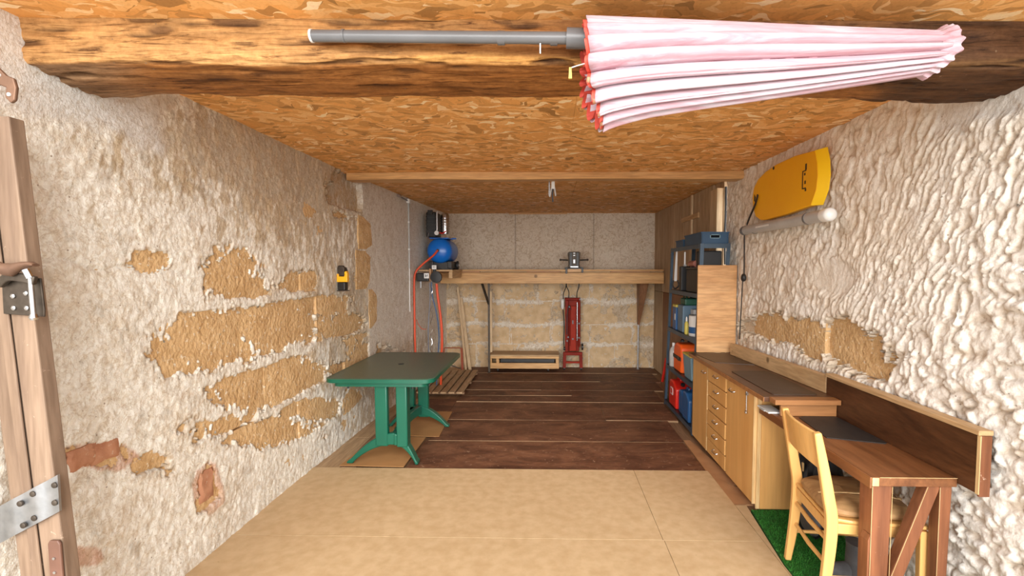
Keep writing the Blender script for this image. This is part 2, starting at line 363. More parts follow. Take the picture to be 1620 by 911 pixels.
def grid_object(name, P, C, mat, parent=None, flip=False):
    nu, nv = P.shape[:2]; me = bpy.data.meshes.new(name)
    idx = np.arange(nu*nv).reshape(nu, nv)
    q = np.stack([idx[:-1,:-1], idx[1:,:-1], idx[1:,1:], idx[:-1,1:]], -1).reshape(-1,4)
    if flip: q = q[:, ::-1]
    me.vertices.add(nu*nv); me.vertices.foreach_set('co', P.reshape(-1).astype(np.float32))
    me.loops.add(q.size); me.loops.foreach_set('vertex_index', q.reshape(-1).astype(np.int32))
    me.polygons.add(len(q)); me.polygons.foreach_set('loop_start', np.arange(0, q.size, 4, dtype=np.int32))
    me.polygons.foreach_set('use_smooth', np.ones(len(q), dtype=bool))
    me.update(calc_edges=True); me.validate()
    ca = me.color_attributes.new('Col', 'FLOAT_COLOR', 'POINT')
    ca.data.foreach_set('color', np.concatenate([C.reshape(-1,3), np.ones((nu*nv,1))], 1).reshape(-1).astype(np.float32))
    me.materials.append(M[mat]); o = bpy.data.objects.new(name, me); COL.objects.link(o)
    if parent: o.parent = parent
    return o
def steps(a, b, fa, fb):
    out = [a]
    while out[-1] < b:
        t = (out[-1]-a)/(b-a); out.append(out[-1]+fa*(1-t)+fb*t)
    return np.array(out)
def stone(parent, plane, u0, u1, v0, v1, face, sgn, mat, seed):
    """one dressed stone: rough front grid with worn corners and sides; plane 'yz' (face = x) or 'xz' (face = y)"""
    nu, nv = 9, 7; U, V = np.meshgrid(np.linspace(0,1,nu), np.linspace(0,1,nv), indexing='ij')
    e = np.minimum(np.minimum(U, 1-U)*(u1-u0), np.minimum(V, 1-V)*(v1-v0))
    uu = u0+U*(u1-u0)+0.010*fbm(U*3, V*3, 2, seed+3); vv = v0+V*(v1-v0)+0.010*fbm(U*3+9, V*3, 2, seed+5)
    d = 0.004*fbm(U*3+seed, V*2, 2, seed) - 0.010*(e < 1e-6)
    b = MB(); vs = []
    for i in range(nu):
        for j in range(nv):
            w = face+sgn*d[i,j]
            vs.append((w, uu[i,j], vv[i,j]) if plane == 'yz' else (uu[i,j], w, vv[i,j]))
    fs = [(i*nv+j, (i+1)*nv+j, (i+1)*nv+j+1, i*nv+j+1) for i in range(nu-1) for j in range(nv-1)]
    b.add(vs, fs)
    rim = [(i,0) for i in range(nu)]+[(nu-1,j) for j in range(1,nv)]+[(i,nv-1) for i in range(nu-2,-1,-1)]+[(0,j) for j in range(nv-2,0,-1)]
    fr = [vs[i*nv+j] for i, j in rim]
    bk = [((face-sgn*0.06, p[1], p[2]) if plane == 'yz' else (p[0], face-sgn*0.06, p[2])) for p in fr]
    b.loft([fr, bk], cap=False)
    return b.build('stone', mat, parent, smooth=True)

# ================================================================== THE SETTING
CEIL = 2.57; BACK = 8.03
# ---- ground outside, floor base
o = MB().box(-9, 9, -14, 0.85, -0.10, -0.02).build('ground_outside', 'concrete'); o['kind'] = 'structure'
floor = MB().box(-2.1, 2.1, 0.85, BACK+0.05, -0.08, 0.0).build('floor', 'floor_old'); floor['kind'] = 'structure'
# ---- chipboard sheets at the front
for (x0,x1,y0,y1) in [(-1.955,0.6905,2.8522,3.868),(0.6935,1.29,2.8522,3.868),(-1.955,0.6965,1.60,2.8478),(0.6995,1.29,1.60,2.8478),(-1.955,0.60,0.86,1.596),(0.604,1.29,0.86,1.596)]:
    MB().box(x0,x1,y0,y1,0.0,0.020).build('chipboard_sheet', 'chipboard', floor)
# wedge of chipboard that runs out towards the turf
MB().prism([(1.294,0.86),(1.294,3.30),(1.37,3.30),(1.30,2.62),(1.298,0.86)], 'xy', 0.0, 0.019).build('chipboard_sheet', 'chipboard', floor)
# ---- dark phenolic plywood rows, near edge a little proud so the raw edge shows
rows = [3.872,4.517,5.167,5.871,6.181,6.473,6.967,7.54,BACK-0.02]
cuts = [[-1.175,1.275],[-1.15,1.285],[-1.14,0.62,1.40],[-1.14,1.41],[-1.13,0.30,1.42],[-1.12,-0.10,1.55],[-1.12,-0.35,0.75,1.62],[-1.30,0.45,1.70]]
for r in range(8):
    for a, c in zip(cuts[r][:-1], cuts[r][1:]):
        y0, y1 = rows[r]+0.002, rows[r+1]-0.002; hz = 0.021 if r else 0.018; sk = random.uniform(-0.006,0.006)
        b = MB(); b.hexa([(a+.002,y0,0),(c-.002,y0+sk,0),(c-.002,y1+sk*.5,0),(a+.002,y1,0)], [(a+.002,y0,hz+random.uniform(-.004,.002)),(c-.002,y0+sk,hz+random.uniform(-.004,.002)),(c-.002,y1+sk*.5,0.017),(a+.002,y1,0.017)])
        b.m = [0,0,1,1,1,1] if random.random() < 0.72 else [0]*6
        b.build('plywood_sheet', ['ply_dark','ply_edge'], floor)
# ---- old boards along the left wall, hardboard strip along the cabinets
for (x0,x1,y0,y1,m) in [(-1.97,-1.73,3.872,4.60,'floor_pale'),(-1.97,-1.73,4.604,5.45,'floor_pale'),(-1.97,-1.60,5.454,6.02,'floor_pale'),(-1.597,-1.145,5.454,6.02,'ply_dark'),(-1.727,-1.60,3.90,5.45,'floor_old'),(-1.90,-1.35,7.58,7.99,'floor_pale')]:
    MB().box(x0,x1,y0,y1,0.0,0.012).build('floor_board', m, floor, bevel=0.001, seg=1)
for poly in ([(1.282,3.875),(1.296,4.60),(1.36,4.60),(1.46,3.66),(1.40,3.62)], [(1.296,3.33),(1.285,3.872),(1.398,3.615),(1.45,3.60),(1.45,3.33)]):
    MB().prism(poly, 'xy', 0.0, 0.010).build('hardboard_strip', 'hardboard', floor)

# ---- left wall
WHITE = np.array((0.915,0.90,0.825)); TAN = (0.54,0.425,0.275); GREYB = (0.50,0.455,0.385); COLD = (0.76,0.745,0.72); OCH = (0.50,0.31,0.13)
def left_x0(y): return -(1.955 - 0.025*np.clip(y-3.6,0,1.3)/1.3 - 0.215*np.clip(y-4.9,0,3.2)/3.2)
ys = steps(1.25, BACK+0.06, 0.0065, 0.016); zs = np.arange(0.0, CEIL+0.05, 0.0105)
Yg, Zg = np.meshgrid(ys, zs, indexing='ij'); X0 = left_x0(Yg)
PX, PY = to_px(X0, Yg, Zg); PX = np.where(Yg < 1.45, -500, PX)
n1 = fbm(Yg*2.2, Zg*2.2, 4, 11); n2 = fbm(Yg*9, Zg*9, 4, 23, 0.6); n3 = fbm(Yg*34, Zg*26, 3, 31, 0.6)
smooth_b = 4.93 + 0.10*np.clip(CEIL-Zg,0,1.2) + 0.04*pn(Zg*4, Zg*0, 5)
smo = sstep(-0.03, 0.03, Yg-smooth_b)*sstep(0.55, 0.95, Zg+0.25*n1)
beam_pl = sstep(0.10, 0.0, np.maximum(np.abs(Yg-1.95)-0.42, (2.27+0.10*n1)-Zg)+0.04*n2)      # trowelled patch round the beam end
smo = np.maximum(smo, beam_pl)
LP = [(365,435,44,44),(395,455,26,22),(235,413,34,16),(330,535,82,50),(430,515,82,40),(275,560,40,34),(500,480,50,20),(400,612,74,38),(460,590,50,24),
      (405,680,92,24),(490,645,60,18),(240,735,30,16),(150,720,52,17),(325,768,15,28),(318,800,12,14),(580,440,22,16),(560,585,50,14),(610,500,22,34),(545,520,40,22),(590,560,40,18),(470,445,26,16),(545,305,26,40)]
pm = patches(PX, PY, LP)
rag = fbm(Yg*22, Zg*22, 4, 91, 0.65); stn = 0.75*n2 + 0.45*n1 + 0.50*rag
joint_z = np.array([0.27,0.65,1.015,1.445,1.85,2.2])
lv = [0.0]+list(joint_z); rl = random.Random(3); lstones = []; vjl = np.full(Yg.shape, 9.0)
for i in range(6):
    y = 1.50+0.33*(i%2)
    while y < 5.3:
        w_ = rl.uniform(0.75,1.25); lstones.append((i, y, y+w_)); y += w_
        vjl = np.where((Zg >= lv[i]) & (Zg < lv[i+1]), np.minimum(vjl, np.abs(Yg-y+0.04*n2+0.05*n1)), vjl)
jd = np.min(np.abs(Zg[...,None] - (joint_z + 0.012*pn(Yg*3, Yg*0, 3)[...,None])), axis=-1)
expo = pm + 0.72*stn + 0.06 - 0.75*sstep(0.040,0.008,jd)*(0.7+0.6*n1) - 0.12*sstep(0.030,0.008,vjl)
flecks = sstep(0.26,0.50, rag*0.8+0.5*n3+0.25*n2)
expo = np.where(smo > 0.5, -1, expo - 0.35*flecks)
e = sstep(-0.015, 0.03, expo)
rough_amp = 1-0.88*smo
W1, W2, _ = worley(Yg*17+0.9*n2, Zg*15+0.9*n1, 4)
W3 = worley(Yg*34+1.6*n2, Zg*22+1.6*n1, 6)[0]
h = 0.014 + rough_amp*(0.011*n1 + 0.004*n2 + 0.0030*n3 + 0.0045*(0.5-W3) + 0.006*(0.5-W1)*sstep(-0.1,0.4,n1+0.4*(Zg<0.9))) + 0.004*smo
crack = sstep(0.012, 0.0, np.abs(Zg-1.66-0.05*pn(Yg*4,Yg*0,2)+0.05*(Yg-2.0)))*(Yg < 2.6)*0.010
h = h - crack
h = h*(1-e) - 0.032*e
C = np.broadcast_to(WHITE, (*Yg.shape,3)).copy()
tz = np.clip(0.95*np.exp(-((PX-470)/120)**2-((PY-260)/130)**2) + 0.55*np.exp(-((PX-620)/90)**2-((PY-600)/120)**2) + 0.6*np.exp(-((PX-330)/190)**2-((PY-230)/90)**2) + 0.6*np.exp(-((PX-560)/90)**2-((PY-500)/110)**2), 0, 1)
streak = fbm(Yg*16+2*n1, Zg*5, 4, 71, 0.6)
C = lerp3(C, TAN, np.clip(sstep(0.30,0.46, tz*0.85+0.60*streak)*0.78 + 0.12*sstep(0.0,0.5,n1), 0, 1))
C = lerp3(C, GREYB, np.clip(sstep(0.26,0.40,tz*0.45+0.7*fbm(Yg*14,Zg*7,4,81))*0.50, 0, 1))
C = lerp3(C, OCH, 0.55*sstep(-0.25,0.0,expo)*(1-smo)*sstep(-0.3,0.2,n2))
C = lerp3(C, (0.60,0.32,0.20), 0.75*sstep(-0.12,0.05,patches(PX,PY,[(150,722,62,20),(325,770,24,36),(130,880,30,16)])+0.4*n2)*(1-smo))
C = lerp3(C, (0.74,0.69,0.615), 0.75*smo*(1-beam_pl)); C = lerp3(C, COLD, 0.8*beam_pl)
C = lerp3(C, (0.60,0.50,0.38), sstep(0.48,0.80,W3)*0.32*(1-smo)); C = lerp3(C, (0.66,0.53,0.38), sstep(0.16,0.34,rag+0.5*n1)*0.34*(1-smo))
C = lerp3(C, (0.93,0.90,0.84), sstep(0.2,0.5,-rag+0.3*n2)*0.5*(1-smo)*(1-0.7*tz))
P = np.stack([X0+h, Yg, Zg], -1)
wall_left = grid_object('wall_left', P, C, 'plaster', flip=False); wall_left['kind'] = 'structure'
for (i, y0, y1) in lstones:
    z0, z1 = lv[i]+0.006, lv[i+1]-0.006; best = -9
    for yy_ in np.linspace(y0, y1, 9):
        for zz_ in np.linspace(z0, z1, 5):
            p = to_px(np.array(-1.95), np.array(yy_), np.array(zz_)); best = max(best, float(patches(np.array(p[0]), np.array(p[1]), LP)))
    if best > -0.3:
        stone(wall_left, 'yz', y0+.004, y1-.004, z0, z1, float(left_x0(np.array((y0+y1)/2)))+0.004, 1, 'stone_ochre', int(y0*100)+i)
for (u,v,w,hh) in [(128,724,0.13,0.09),(165,712,0.14,0.09),(325,768,0.11,0.17)]:
    p = at(u, v, 0, -1.95); stone(wall_left, 'yz', p[1]-w/2, p[1]+w/2, p[2]-hh/2, p[2]+hh/2, -1.936, 1, 'brick_red', int(u)).name = 'brick'

# ---- right wall (thick blobs of thrown render)
def right_x0(y): return 1.915 - 0.030*(y-2)
ys = steps(1.25, 4.97, 0.0065, 0.012); zs = np.arange(0.0, CEIL+0.05, 0.0085)
Yg, Zg = np.meshgrid(ys, zs, indexing='ij'); X0 = right_x0(Yg); PX, PY = to_px(X0, Yg, Zg); PX = np.where(Yg < 1.45, 3000, PX)
n1 = fbm(Yg*2.4, Zg*2.4, 4, 111); n2 = fbm(Yg*8, Zg*8, 3, 123); n3 = fbm(Yg*40, Zg*40, 3, 131)
far = sstep(2.3, 3.6, Yg+0.8*(Zg-1.2))            # drawn-out vertical daubs farther in, round blobs near the door
wu = Yg*(16+7*far)+1.3*n2+Zg*4.5*far; wv = Zg*(17-6.0*far)+1.3*n1
F1, F2, cid = worley(wu, wv, 9); G1, G2, gid = worley(wu*2.1+5, wv*2.1, 19)
blob = np.sqrt(np.clip(1-(F1/0.80)**2, 0, 1))*(0.55+0.65*cid)
blob2 = np.sqrt(np.clip(1-(G1/0.85)**2, 0, 1))*(0.4+0.6*gid)
beam_pl = sstep(0.10, 0.0, np.maximum(np.abs(Yg-1.98)-0.42, (2.30+0.10*n1)-Zg)+0.05*n2)
pm = patches(PX, PY, [(1260,525,60,22),(1320,535,60,30),(1375,560,48,34),(1215,515,40,18),(1395,585,30,20)])
rag = fbm(Yg*22, Zg*22, 4, 191, 0.65); expo = pm + 0.75*(0.5*n1+0.4*n2+0.5*rag) + 0.05 - 0.4*sstep(0.3,0.55,rag+0.4*n3) - 0.25*sstep(0.03,0.01,np.abs(Yg-3.28+0.05*n2)); expo = np.where(beam_pl > 0.5, -1, expo)
e = sstep(-0.02, 0.04, expo)
flat = np.maximum(beam_pl*0.9, 0.75*sstep(0.15,0.45, patches(PX,PY,[(1325,440,45,40)])))
h = (0.012 + (1-flat)*(0.032*blob + 0.014*blob2 + 0.004*n3) + 0.010*n1)*(1-0.45*far)
h = h*(1-e) - 0.030*e
C = np.broadcast_to(np.array((0.90,0.855,0.785)), (*Yg.shape,3)).copy()
C = lerp3(C, (0.94,0.915,0.86), sstep(0.3,0.8,cid)*0.6)
C = lerp3(C, (0.50,0.375,0.25), sstep(0.45,0.75,F1)*0.60*(1-flat))            # grey-brown tone in the joints between the daubs
C = lerp3(C, (0.70,0.585,0.44), 0.40*far*sstep(-0.2,0.5,n1+0.3))
C = lerp3(C, (0.56,0.42,0.26), 0.6*sstep(-0.3,0.0,expo)); C = lerp3(C, COLD, 0.6*beam_pl)
P = np.stack([X0-h, Yg, Zg], -1)
wall_right = grid_object('wall_right', P, C, 'render_blobs', flip=True); wall_right['kind'] = 'structure'
for i, (y0,y1,z0,z1) in enumerate([(2.35,3.28,1.02,1.36),(3.285,4.4,1.02,1.36),(2.40,3.4,0.75,1.012)]):
    stone(wall_right, 'yz', y0, y1, z0, z1, float(right_x0(np.array((y0+y1)/2)))-0.002, -1, 'stone_ochre', 300+i)

# ---- back wall: roughcast above the shelf, coursed stone below
xs = np.arange(-1.85, 1.86, 0.014); zs = np.arange(0.0, CEIL+0.03, 0.013)
Xg, Zg = np.meshgrid(xs, zs, indexing='ij')
n1 = fbm(Xg*2.2, Zg*2.2, 4, 211); n2 = fbm(Xg*9, Zg*9, 4, 223); n3 = fbm(Xg*28, Zg*28, 3, 231)
jz = np.array([0.40,0.73,1.12]); lvl = [0.0,0.40,0.73,1.12,1.52]
jd = np.min(np.abs(Zg[...,None]-(jz+(0.075*pn(Xg*1.3,Xg*0,8)+0.02*n2)[...,None])), axis=-1)
low = sstep(1.56,1.48,Zg+0.03*n1)
vj = np.full(Xg.shape, 9.0); bs = []; rb = random.Random(12)
for i in range(4):
    x = -1.84-0.3*(i%2)
    while x < 1.8:
        w = rb.uniform(0.42,0.85); bs.append((max(x,-1.85), min(x+w,1.85), lvl[i], lvl[i+1])); x += w
        vj = np.where((Zg >= lvl[i]) & (Zg < lvl[i+1]), np.minimum(vj, np.abs(Xg-x+0.10*n1+0.05*n2)), vj)
cover = 1.0*sstep(0.050,0.010,jd+0.07*n2+0.05*n1+0.03*n3)*sstep(-0.45,-0.05,fbm(Xg*1.9,Zg*4,3,251)) + 0.8*sstep(0.022,0.004,vj+0.03*n2) + 1.0*sstep(0.10,0.30,n1*0.8+n2*0.6+0.3*n3) + 0.8*sstep(0.28,0.06,Zg+0.10*n2)*sstep(-0.1,0.2,n2)
cover = np.clip(cover*low + (1-low), 0, 1)
h = 0.010 + 0.006*n2 + 0.0035*n3*low + 0.007*n3*(1-low) + 0.010*n1*low
h = h*cover - 0.02*(1-cover)
C = np.broadcast_to(np.array((0.74,0.665,0.555)), (*Xg.shape,3)).copy()
C = lerp3(C, (0.70,0.61,0.49), (1-low)*np.clip(0.55+0.5*n1,0,1)); C = lerp3(C, (0.54,0.42,0.28), low*0.75*sstep(-0.1,0.3,n1+0.5*n2)*sstep(0.03,0.08,jd)); C = lerp3(C, (0.86,0.80,0.70), low*0.55*sstep(0.05,0.01,jd))
C = lerp3(C, (0.36,0.30,0.23), (1-low)*0.8*sstep(0.016,0.006,np.minimum(np.abs(Xg-0.74),np.abs(Xg+0.55))))
P = np.stack([Xg, BACK-h, Zg], -1)
wall_back = grid_object('wall_back', P, C, 'roughcast', flip=True); wall_back['kind'] = 'structure'
for i, (x0,x1,z0,z1) in enumerate(bs):
    stone(wall_back, 'xz', x0+.008, x1-.008, z0+.008, z1-.008, BACK-0.002, -1, 'stone_buff', 500+i)

# ---- ceiling: OSB sheets on three bays
def slab(name, x0,x1,y0,y1,z0,z1,m,parent=None,**k): return MB().box(x0,x1,y0,y1,z0,z1).build(name, m, parent, **k)
ceiling = slab('ceiling', -2.15,2.15,1.30,BACK+0.1,CEIL+0.016,CEIL+0.05,'floor_pale'); ceiling['kind'] = 'structure'
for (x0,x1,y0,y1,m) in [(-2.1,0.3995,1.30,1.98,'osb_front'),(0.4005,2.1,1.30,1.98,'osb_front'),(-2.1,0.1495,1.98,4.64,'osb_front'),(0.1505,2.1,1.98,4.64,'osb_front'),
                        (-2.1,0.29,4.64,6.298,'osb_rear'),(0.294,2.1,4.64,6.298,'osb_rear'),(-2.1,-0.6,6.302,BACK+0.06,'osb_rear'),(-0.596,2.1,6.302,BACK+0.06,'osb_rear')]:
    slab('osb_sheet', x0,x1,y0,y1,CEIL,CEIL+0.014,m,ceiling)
# ---- timber partition along the right, behind the shelving
def part_x(y): return 1.785-0.045*(y-5.3)/2.73
wall_partition = MB().prism([(part_x(5.1)+.03,5.1),(part_x(BACK)+.03,BACK+.05),(part_x(BACK)+.10,BACK+.05),(part_x(5.1)+.10,5.1)], 'xy', 0.0, CEIL).build('wall_partition', 'panel_z'); wall_partition['kind'] = 'structure'
edges = [5.34,5.80,6.02,6.42,6.88,7.45,BACK-0.01]
for i in range(6):
    a, b_ = edges[i]+.004, edges[i+1]-.004; m = 'panel_brown' if i in (3,) else 'panel_z'
    for (z0,z1,mm) in ((0.02,1.30,'panel_brown' if i in (2,3,4) else 'panel_z'),(1.306,2.30 if i in (1,2) else CEIL-.005,'panel_z')):
        MB().prism([(part_x(a),a),(part_x(b_),b_),(part_x(b_)+.028,b_),(part_x(a)+.028,a)], 'xy', z0, z1).build('wall_board', mm, wall_partition, bevel=0.003, seg=1)
MB().prism([(part_x(5.8),5.804),(part_x(6.4),6.416),(part_x(6.4)+.028,6.416),(part_x(5.8)+.028,5.804)], 'xy', 2.306, CEIL-.005).build('wall_board', 'panel_z', wall_partition, bevel=0.003, seg=1)
MB().prism([(part_x(5.8)-.022,5.78),(part_x(6.45)-.022,6.45),(part_x(6.45),6.45),(part_x(5.8),5.78)], 'xy', 2.26, 2.32).build('rail', 'pine_y', wall_partition, bevel=0.003, seg=1)
MB().prism([(part_x(6.05)-.02,6.03),(part_x(6.09)-.02,6.085),(part_x(6.09),6.085),(part_x(6.05),6.03)], 'xy', 0.02, CEIL-.01).build('batten', 'pine_z', wall_partition)
# ---- timber post, rafter, old beam
post = MB().box(1.750,1.866,5.12,5.34,0,CEIL-.075).build('timber_post', 'pine_z', bevel=0.004); tag(post, 'pale square timber post between the rough right wall and wood panelling', 'post')
rf = MB().loft([[(x, 4.60+0.02*math.sin(x*2), CEIL-0.072+0.006*math.sin(x*3.1)), (x, 4.60+0.02*math.sin(x*2), CEIL-.0005), (x, 4.78, CEIL-.0005), (x, 4.76, CEIL-0.070+0.006*math.sin(x*2.3+1))] for x in np.linspace(-1.93,1.83,30)])
rafter = rf.build('rafter', 'pine', bevel=0.006, smooth=True); tag(rafter, 'slim pale pine rafter crossing the ceiling between two OSB bays', 'rafter')
ts = np.linspace(-1.955, 1.90, 420); prof = [(0.0,0.0),(0.003,-0.05),(0.0,-0.10),(0.004,-0.138),(0.018,-0.152),(0.08,-0.164),(0.16,-0.170),(0.24,-0.172),(0.315,-0.168),(0.345,-0.135),(0.35,-0.06),(0.345,0.0)]
pr = []
for (a, b_), (c, d) in zip(prof[:-1], prof[1:]):
    for k in range(5): pr.append((a+(c-a)*k/5, b_+(d-b_)*k/5))
pr.append(prof[-1]); pr = np.array(pr); nP = len(pr)
T, K = np.meshgrid(ts, np.arange(nP), indexing='ij'); A = pr[:,0][K]; B = pr[:,1][K]
s = np.cumsum(np.r_[0, np.hypot(*np.diff(pr, axis=0).T)])[K]
w = fbm(T*1.3, s*5, 3, 401); g = fbm(T*4, s*42, 4, 411, 0.6); kn = worley(T*1.6+0.3*w, s*7, 402)[0]
deep = sstep(0.30,0.62,fbm(T*3.0, s*30, 3, 421)+0.3*w)
dent = -0.010*deep - 0.012*sstep(0.16,0.05,kn) + 0.006*g + 0.012*w
yy = 1.835+0.030*T+A*(1+0.12*fbm(T*1.1,T*0,2,431))+np.where(A<0.16,-1,1)*dent*0.8; zz = CEIL+B*(1+0.07*fbm(T*1.4,T*0,2,441))+np.where(B<-0.1,-1,0.0)*dent - 0.016*np.clip(T+0.2,0,1)*(B<-0.06)
zz = np.minimum(zz, CEIL-0.0005)
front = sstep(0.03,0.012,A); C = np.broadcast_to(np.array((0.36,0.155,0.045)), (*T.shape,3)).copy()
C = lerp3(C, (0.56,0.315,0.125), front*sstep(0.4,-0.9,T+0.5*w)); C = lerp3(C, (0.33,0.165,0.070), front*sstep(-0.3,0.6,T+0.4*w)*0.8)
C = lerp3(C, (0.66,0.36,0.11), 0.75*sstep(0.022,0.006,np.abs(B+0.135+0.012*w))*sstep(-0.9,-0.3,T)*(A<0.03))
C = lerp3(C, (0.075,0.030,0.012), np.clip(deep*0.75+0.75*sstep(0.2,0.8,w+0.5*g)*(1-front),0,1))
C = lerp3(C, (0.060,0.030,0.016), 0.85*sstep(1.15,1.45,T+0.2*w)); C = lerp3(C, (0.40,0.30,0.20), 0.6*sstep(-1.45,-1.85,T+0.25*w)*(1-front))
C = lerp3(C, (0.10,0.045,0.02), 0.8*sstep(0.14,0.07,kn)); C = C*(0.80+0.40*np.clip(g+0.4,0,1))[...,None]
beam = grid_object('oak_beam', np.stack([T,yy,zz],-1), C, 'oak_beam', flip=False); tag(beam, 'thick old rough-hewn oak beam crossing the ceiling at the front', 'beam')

# ================================================================== THINGS
def cyl(b, p, q, r, n=12): return b.tube([p, q], r, n)
# ---------- parasol slung along the beam
par = thing('parasol', 'folded pink parasol on a grey pole slung under the ceiling along the beam', 'parasol', (0.0,1.74,2.46))
b = MB(); b.tube([(-0.842,1.745,2.478),(0.07,1.735,2.456)], 0.0205, 16); b.build('pole', 'grey_tube', par, smooth=True)
cyl(MB(), (-0.846,1.745,2.478), (-0.838,1.745,2.478), 0.0225, 16).build('end_cap', 'white_plastic', par, smooth=True)
for x0, x1, r in ((-0.73,-0.722,0.0222),(-0.18,-0.155,0.0235),(0.005,0.03,0.0225)):
    zc = lambda x: 2.478-0.0241*(x+0.842)
    cyl(MB(), (x0,1.742,zc(x0)), (x1,1.742,zc(x1)), r, 16).build('ring', 'grey_tube', par, smooth=True)
cyl(MB(), (0.062,1.735,2.456), (0.16,1.73,2.450), 0.034, 18).build('collar', 'grey_tube', par, smooth=True)
b = MB(); b.tube([(-0.03,1.72,2.432),(-0.03,1.725,2.40)], 0.003, 6); b.build('nail', 'steel', par)
b = MB(); b.tube(spline([(0.145,1.70,2.36),(0.10,1.71,2.352),(0.075,1.72,2.348)],5), 0.0022, 6); b.build('cord', 'white_plastic', par)
MB().prism([(0.070,2.348),(0.078,2.348),(0.080,2.310),(0.068,2.310)], 'xz', 1.713, 1.720).build('tag', 'yellow_lid', par)
# canopy: many soft hanging folds that gather into the tip
def canopy(shrink, x_in, x_out, nx, nth, lip=True, folds=19):
    rings = []
    for i in range(nx):
        t = i/(nx-1); x = x_in+(x_out-x_in)*t; g = (x-0.13)/1.25
        ztop = 2.505-0.030*g; zbot = 2.118+(2.340-2.118)*min(1,max(0,g))**0.72 - 0.012*math.sin(max(0,g)*3.1)
        zc = (ztop+zbot)/2; rz = (ztop-zbot)/2*shrink; ry = (0.135-0.062*g)*shrink; yc = 1.845-(0.140-0.064*g)
        ring = []
        for k in range(nth):
            th = 2*math.pi*k/nth; ph = folds*th/2 + 0.9*math.sin(th*3)+0.35*math.sin(g*5+th*2)
            lob = abs(math.sin(ph)); rr = 1 - (0.36-0.12*g)*(1-lob**0.6) - 0.05*(1-abs(math.sin(1.5*ph+1.1+0.8*math.sin(3*th)))**0.5)
            hang = 0.05*(1-g)*max(0,-math.sin(th))**2
            xx = x
            if lip and i == 0: xx = x + 0.065*max(0,-math.sin(th))**2 - 0.012*lob
            elif lip and i < 8: xx = x + (0.065*max(0,-math.sin(th))**2 - 0.012*lob)*(1-i/8)
            ring.append((xx, yc+ry*rr*math.cos(th)*(1.0 if math.cos(th) > 0 else 1.08), zc+rz*rr*math.sin(th)))
        rings.append(ring)
    return rings
b = MB(); b.loft(canopy(1.0, 0.135, 1.352, 46, 380), cap=False); can = b.build('canopy', 'canopy_pink', par, smooth=True)
md = can.modifiers.new('thick', 'SOLIDIFY'); md.thickness = 0.003; md.offset = -1
b = MB(); b.loft(canopy(0.93, 0.124, 0.20, 6, 380), cap=False); b.build('lining', 'lining_red', can, smooth=True)
for th in (200,222,240,258,275):                      # rib ends that show past the hem
    zt, zb = 2.505, 2.118; zc, rz = (zt+zb)/2, (zt-zb)/2*0.86; a = R(th); dx = 0.065*max(0,-math.sin(a))**2
    p0 = (0.118+dx, 1.705+0.125*math.cos(a), zc+rz*math.sin(a)); p1 = (0.27, 1.715+0.085*math.cos(a), zc+0.02+rz*0.66*math.sin(a))
    rb_ = MB(); rb_.tube([p0, p1], 0.006, 8); rr_ = rb_.build('rib', 'jack_red_pale', par, smooth=True)
    MB().lathe([(0.004,-0.006),(0.011,-0.003),(0.011,0.006),(0.005,0.010)], p0, (1,0,0), 10).build('rib_tip', 'brick_red', rr_, smooth=True)
# ruffled end of the canopy where it gathers at the tip
rg = []
for i, (x, s_, wv) in enumerate([(1.325,0.98,0.0),(1.345,1.04,0.06),(1.360,1.14,0.16),(1.374,1.20,0.26),(1.384,1.14,0.22),(1.380,0.80,0.08)]):
    ring = []
    for k in range(120):
        th = 2*math.pi*k/120; w_ = 1+0.28*wv*math.sin(19*th+1.8*math.sin(3*th))
        ring.append((x+0.005*math.sin(13*th+1.0)*(i>1)-0.045*max(0,-math.sin(th))**2, 1.769+0.072*s_*w_*math.cos(th), 2.408+0.070*s_*w_*math.sin(th)))
    rg.append(ring)
b = MB(); b.loft(rg, cap=False); fr = b.build('frill', 'canopy_pink', par, smooth=True); md = fr.modifiers.new('thick', 'SOLIDIFY'); md.thickness = 0.003
MB().lathe([(0.050,0),(0.048,0.02),(0.020,0.035),(0.014,0.05)], (1.325,1.769,2.408), (1,0,0), 16).build('tip_cap', 'canopy_pink', par, smooth=True)

# ---------- green garden table
tb = thing('garden_table', 'dark green plastic garden table with rounded top and arched feet', 'table', (-1.385,4.47,0))
def rrect(x0,x1,y0,y1,r,n=7,bulge=0.0):
    pts = []
    for cx,cy,a0 in ((x1-r,y1-r,0),(x0+r,y1-r,90),(x0+r,y0+r,180),(x1-r,y0+r,270)):
        for k in range(n+1):
            a = R(a0+90*k/n); pts.append((cx+r*math.cos(a), cy+r*math.sin(a)))
    if bulge:
        mx, my = (x0+x1)/2, (y0+y1)/2
        pts = [(x, y+bulge*(1-((x-mx)/((x1-x0)/2))**2)*(1 if y > my else -1)) for x, y in pts]
    return pts
top = MB().prism(rrect(-1.832,-0.936,3.845,5.125,0.085,7,0.0), 'xy', 0.705, 0.735).build('tabletop', ['green_top'], tb, bevel=0.008, smooth=True)
b = MB(); pts = rrect(-1.834,-0.934,3.843,5.127,0.087,7); ins = rrect(-1.815,-0.953,3.862,5.108,0.07,7)
b.loft([[(x,y,0.700) for x,y in ins],[(x,y,0.700) for x,y in pts],[(x,y,0.731) for x,y in pts],[(x,y,0.7365) for x,y in ins]], cap=False); b.build('rim', 'green_plastic', top, smooth=True)
b = MB(); o1 = rrect(-1.775,-0.993,3.875,5.095,0.07,7); o2 = rrect(-1.745,-1.023,3.905,5.065,0.05,7)
b.loft([[(x,y,0.702) for x,y in o1],[(x,y,0.665) for x,y in o1],[(x,y,0.660) for x,y in o2],[(x,y,0.702) for x,y in o2]], cap=False); b.build('apron', 'green_plastic', tb, smooth=True)
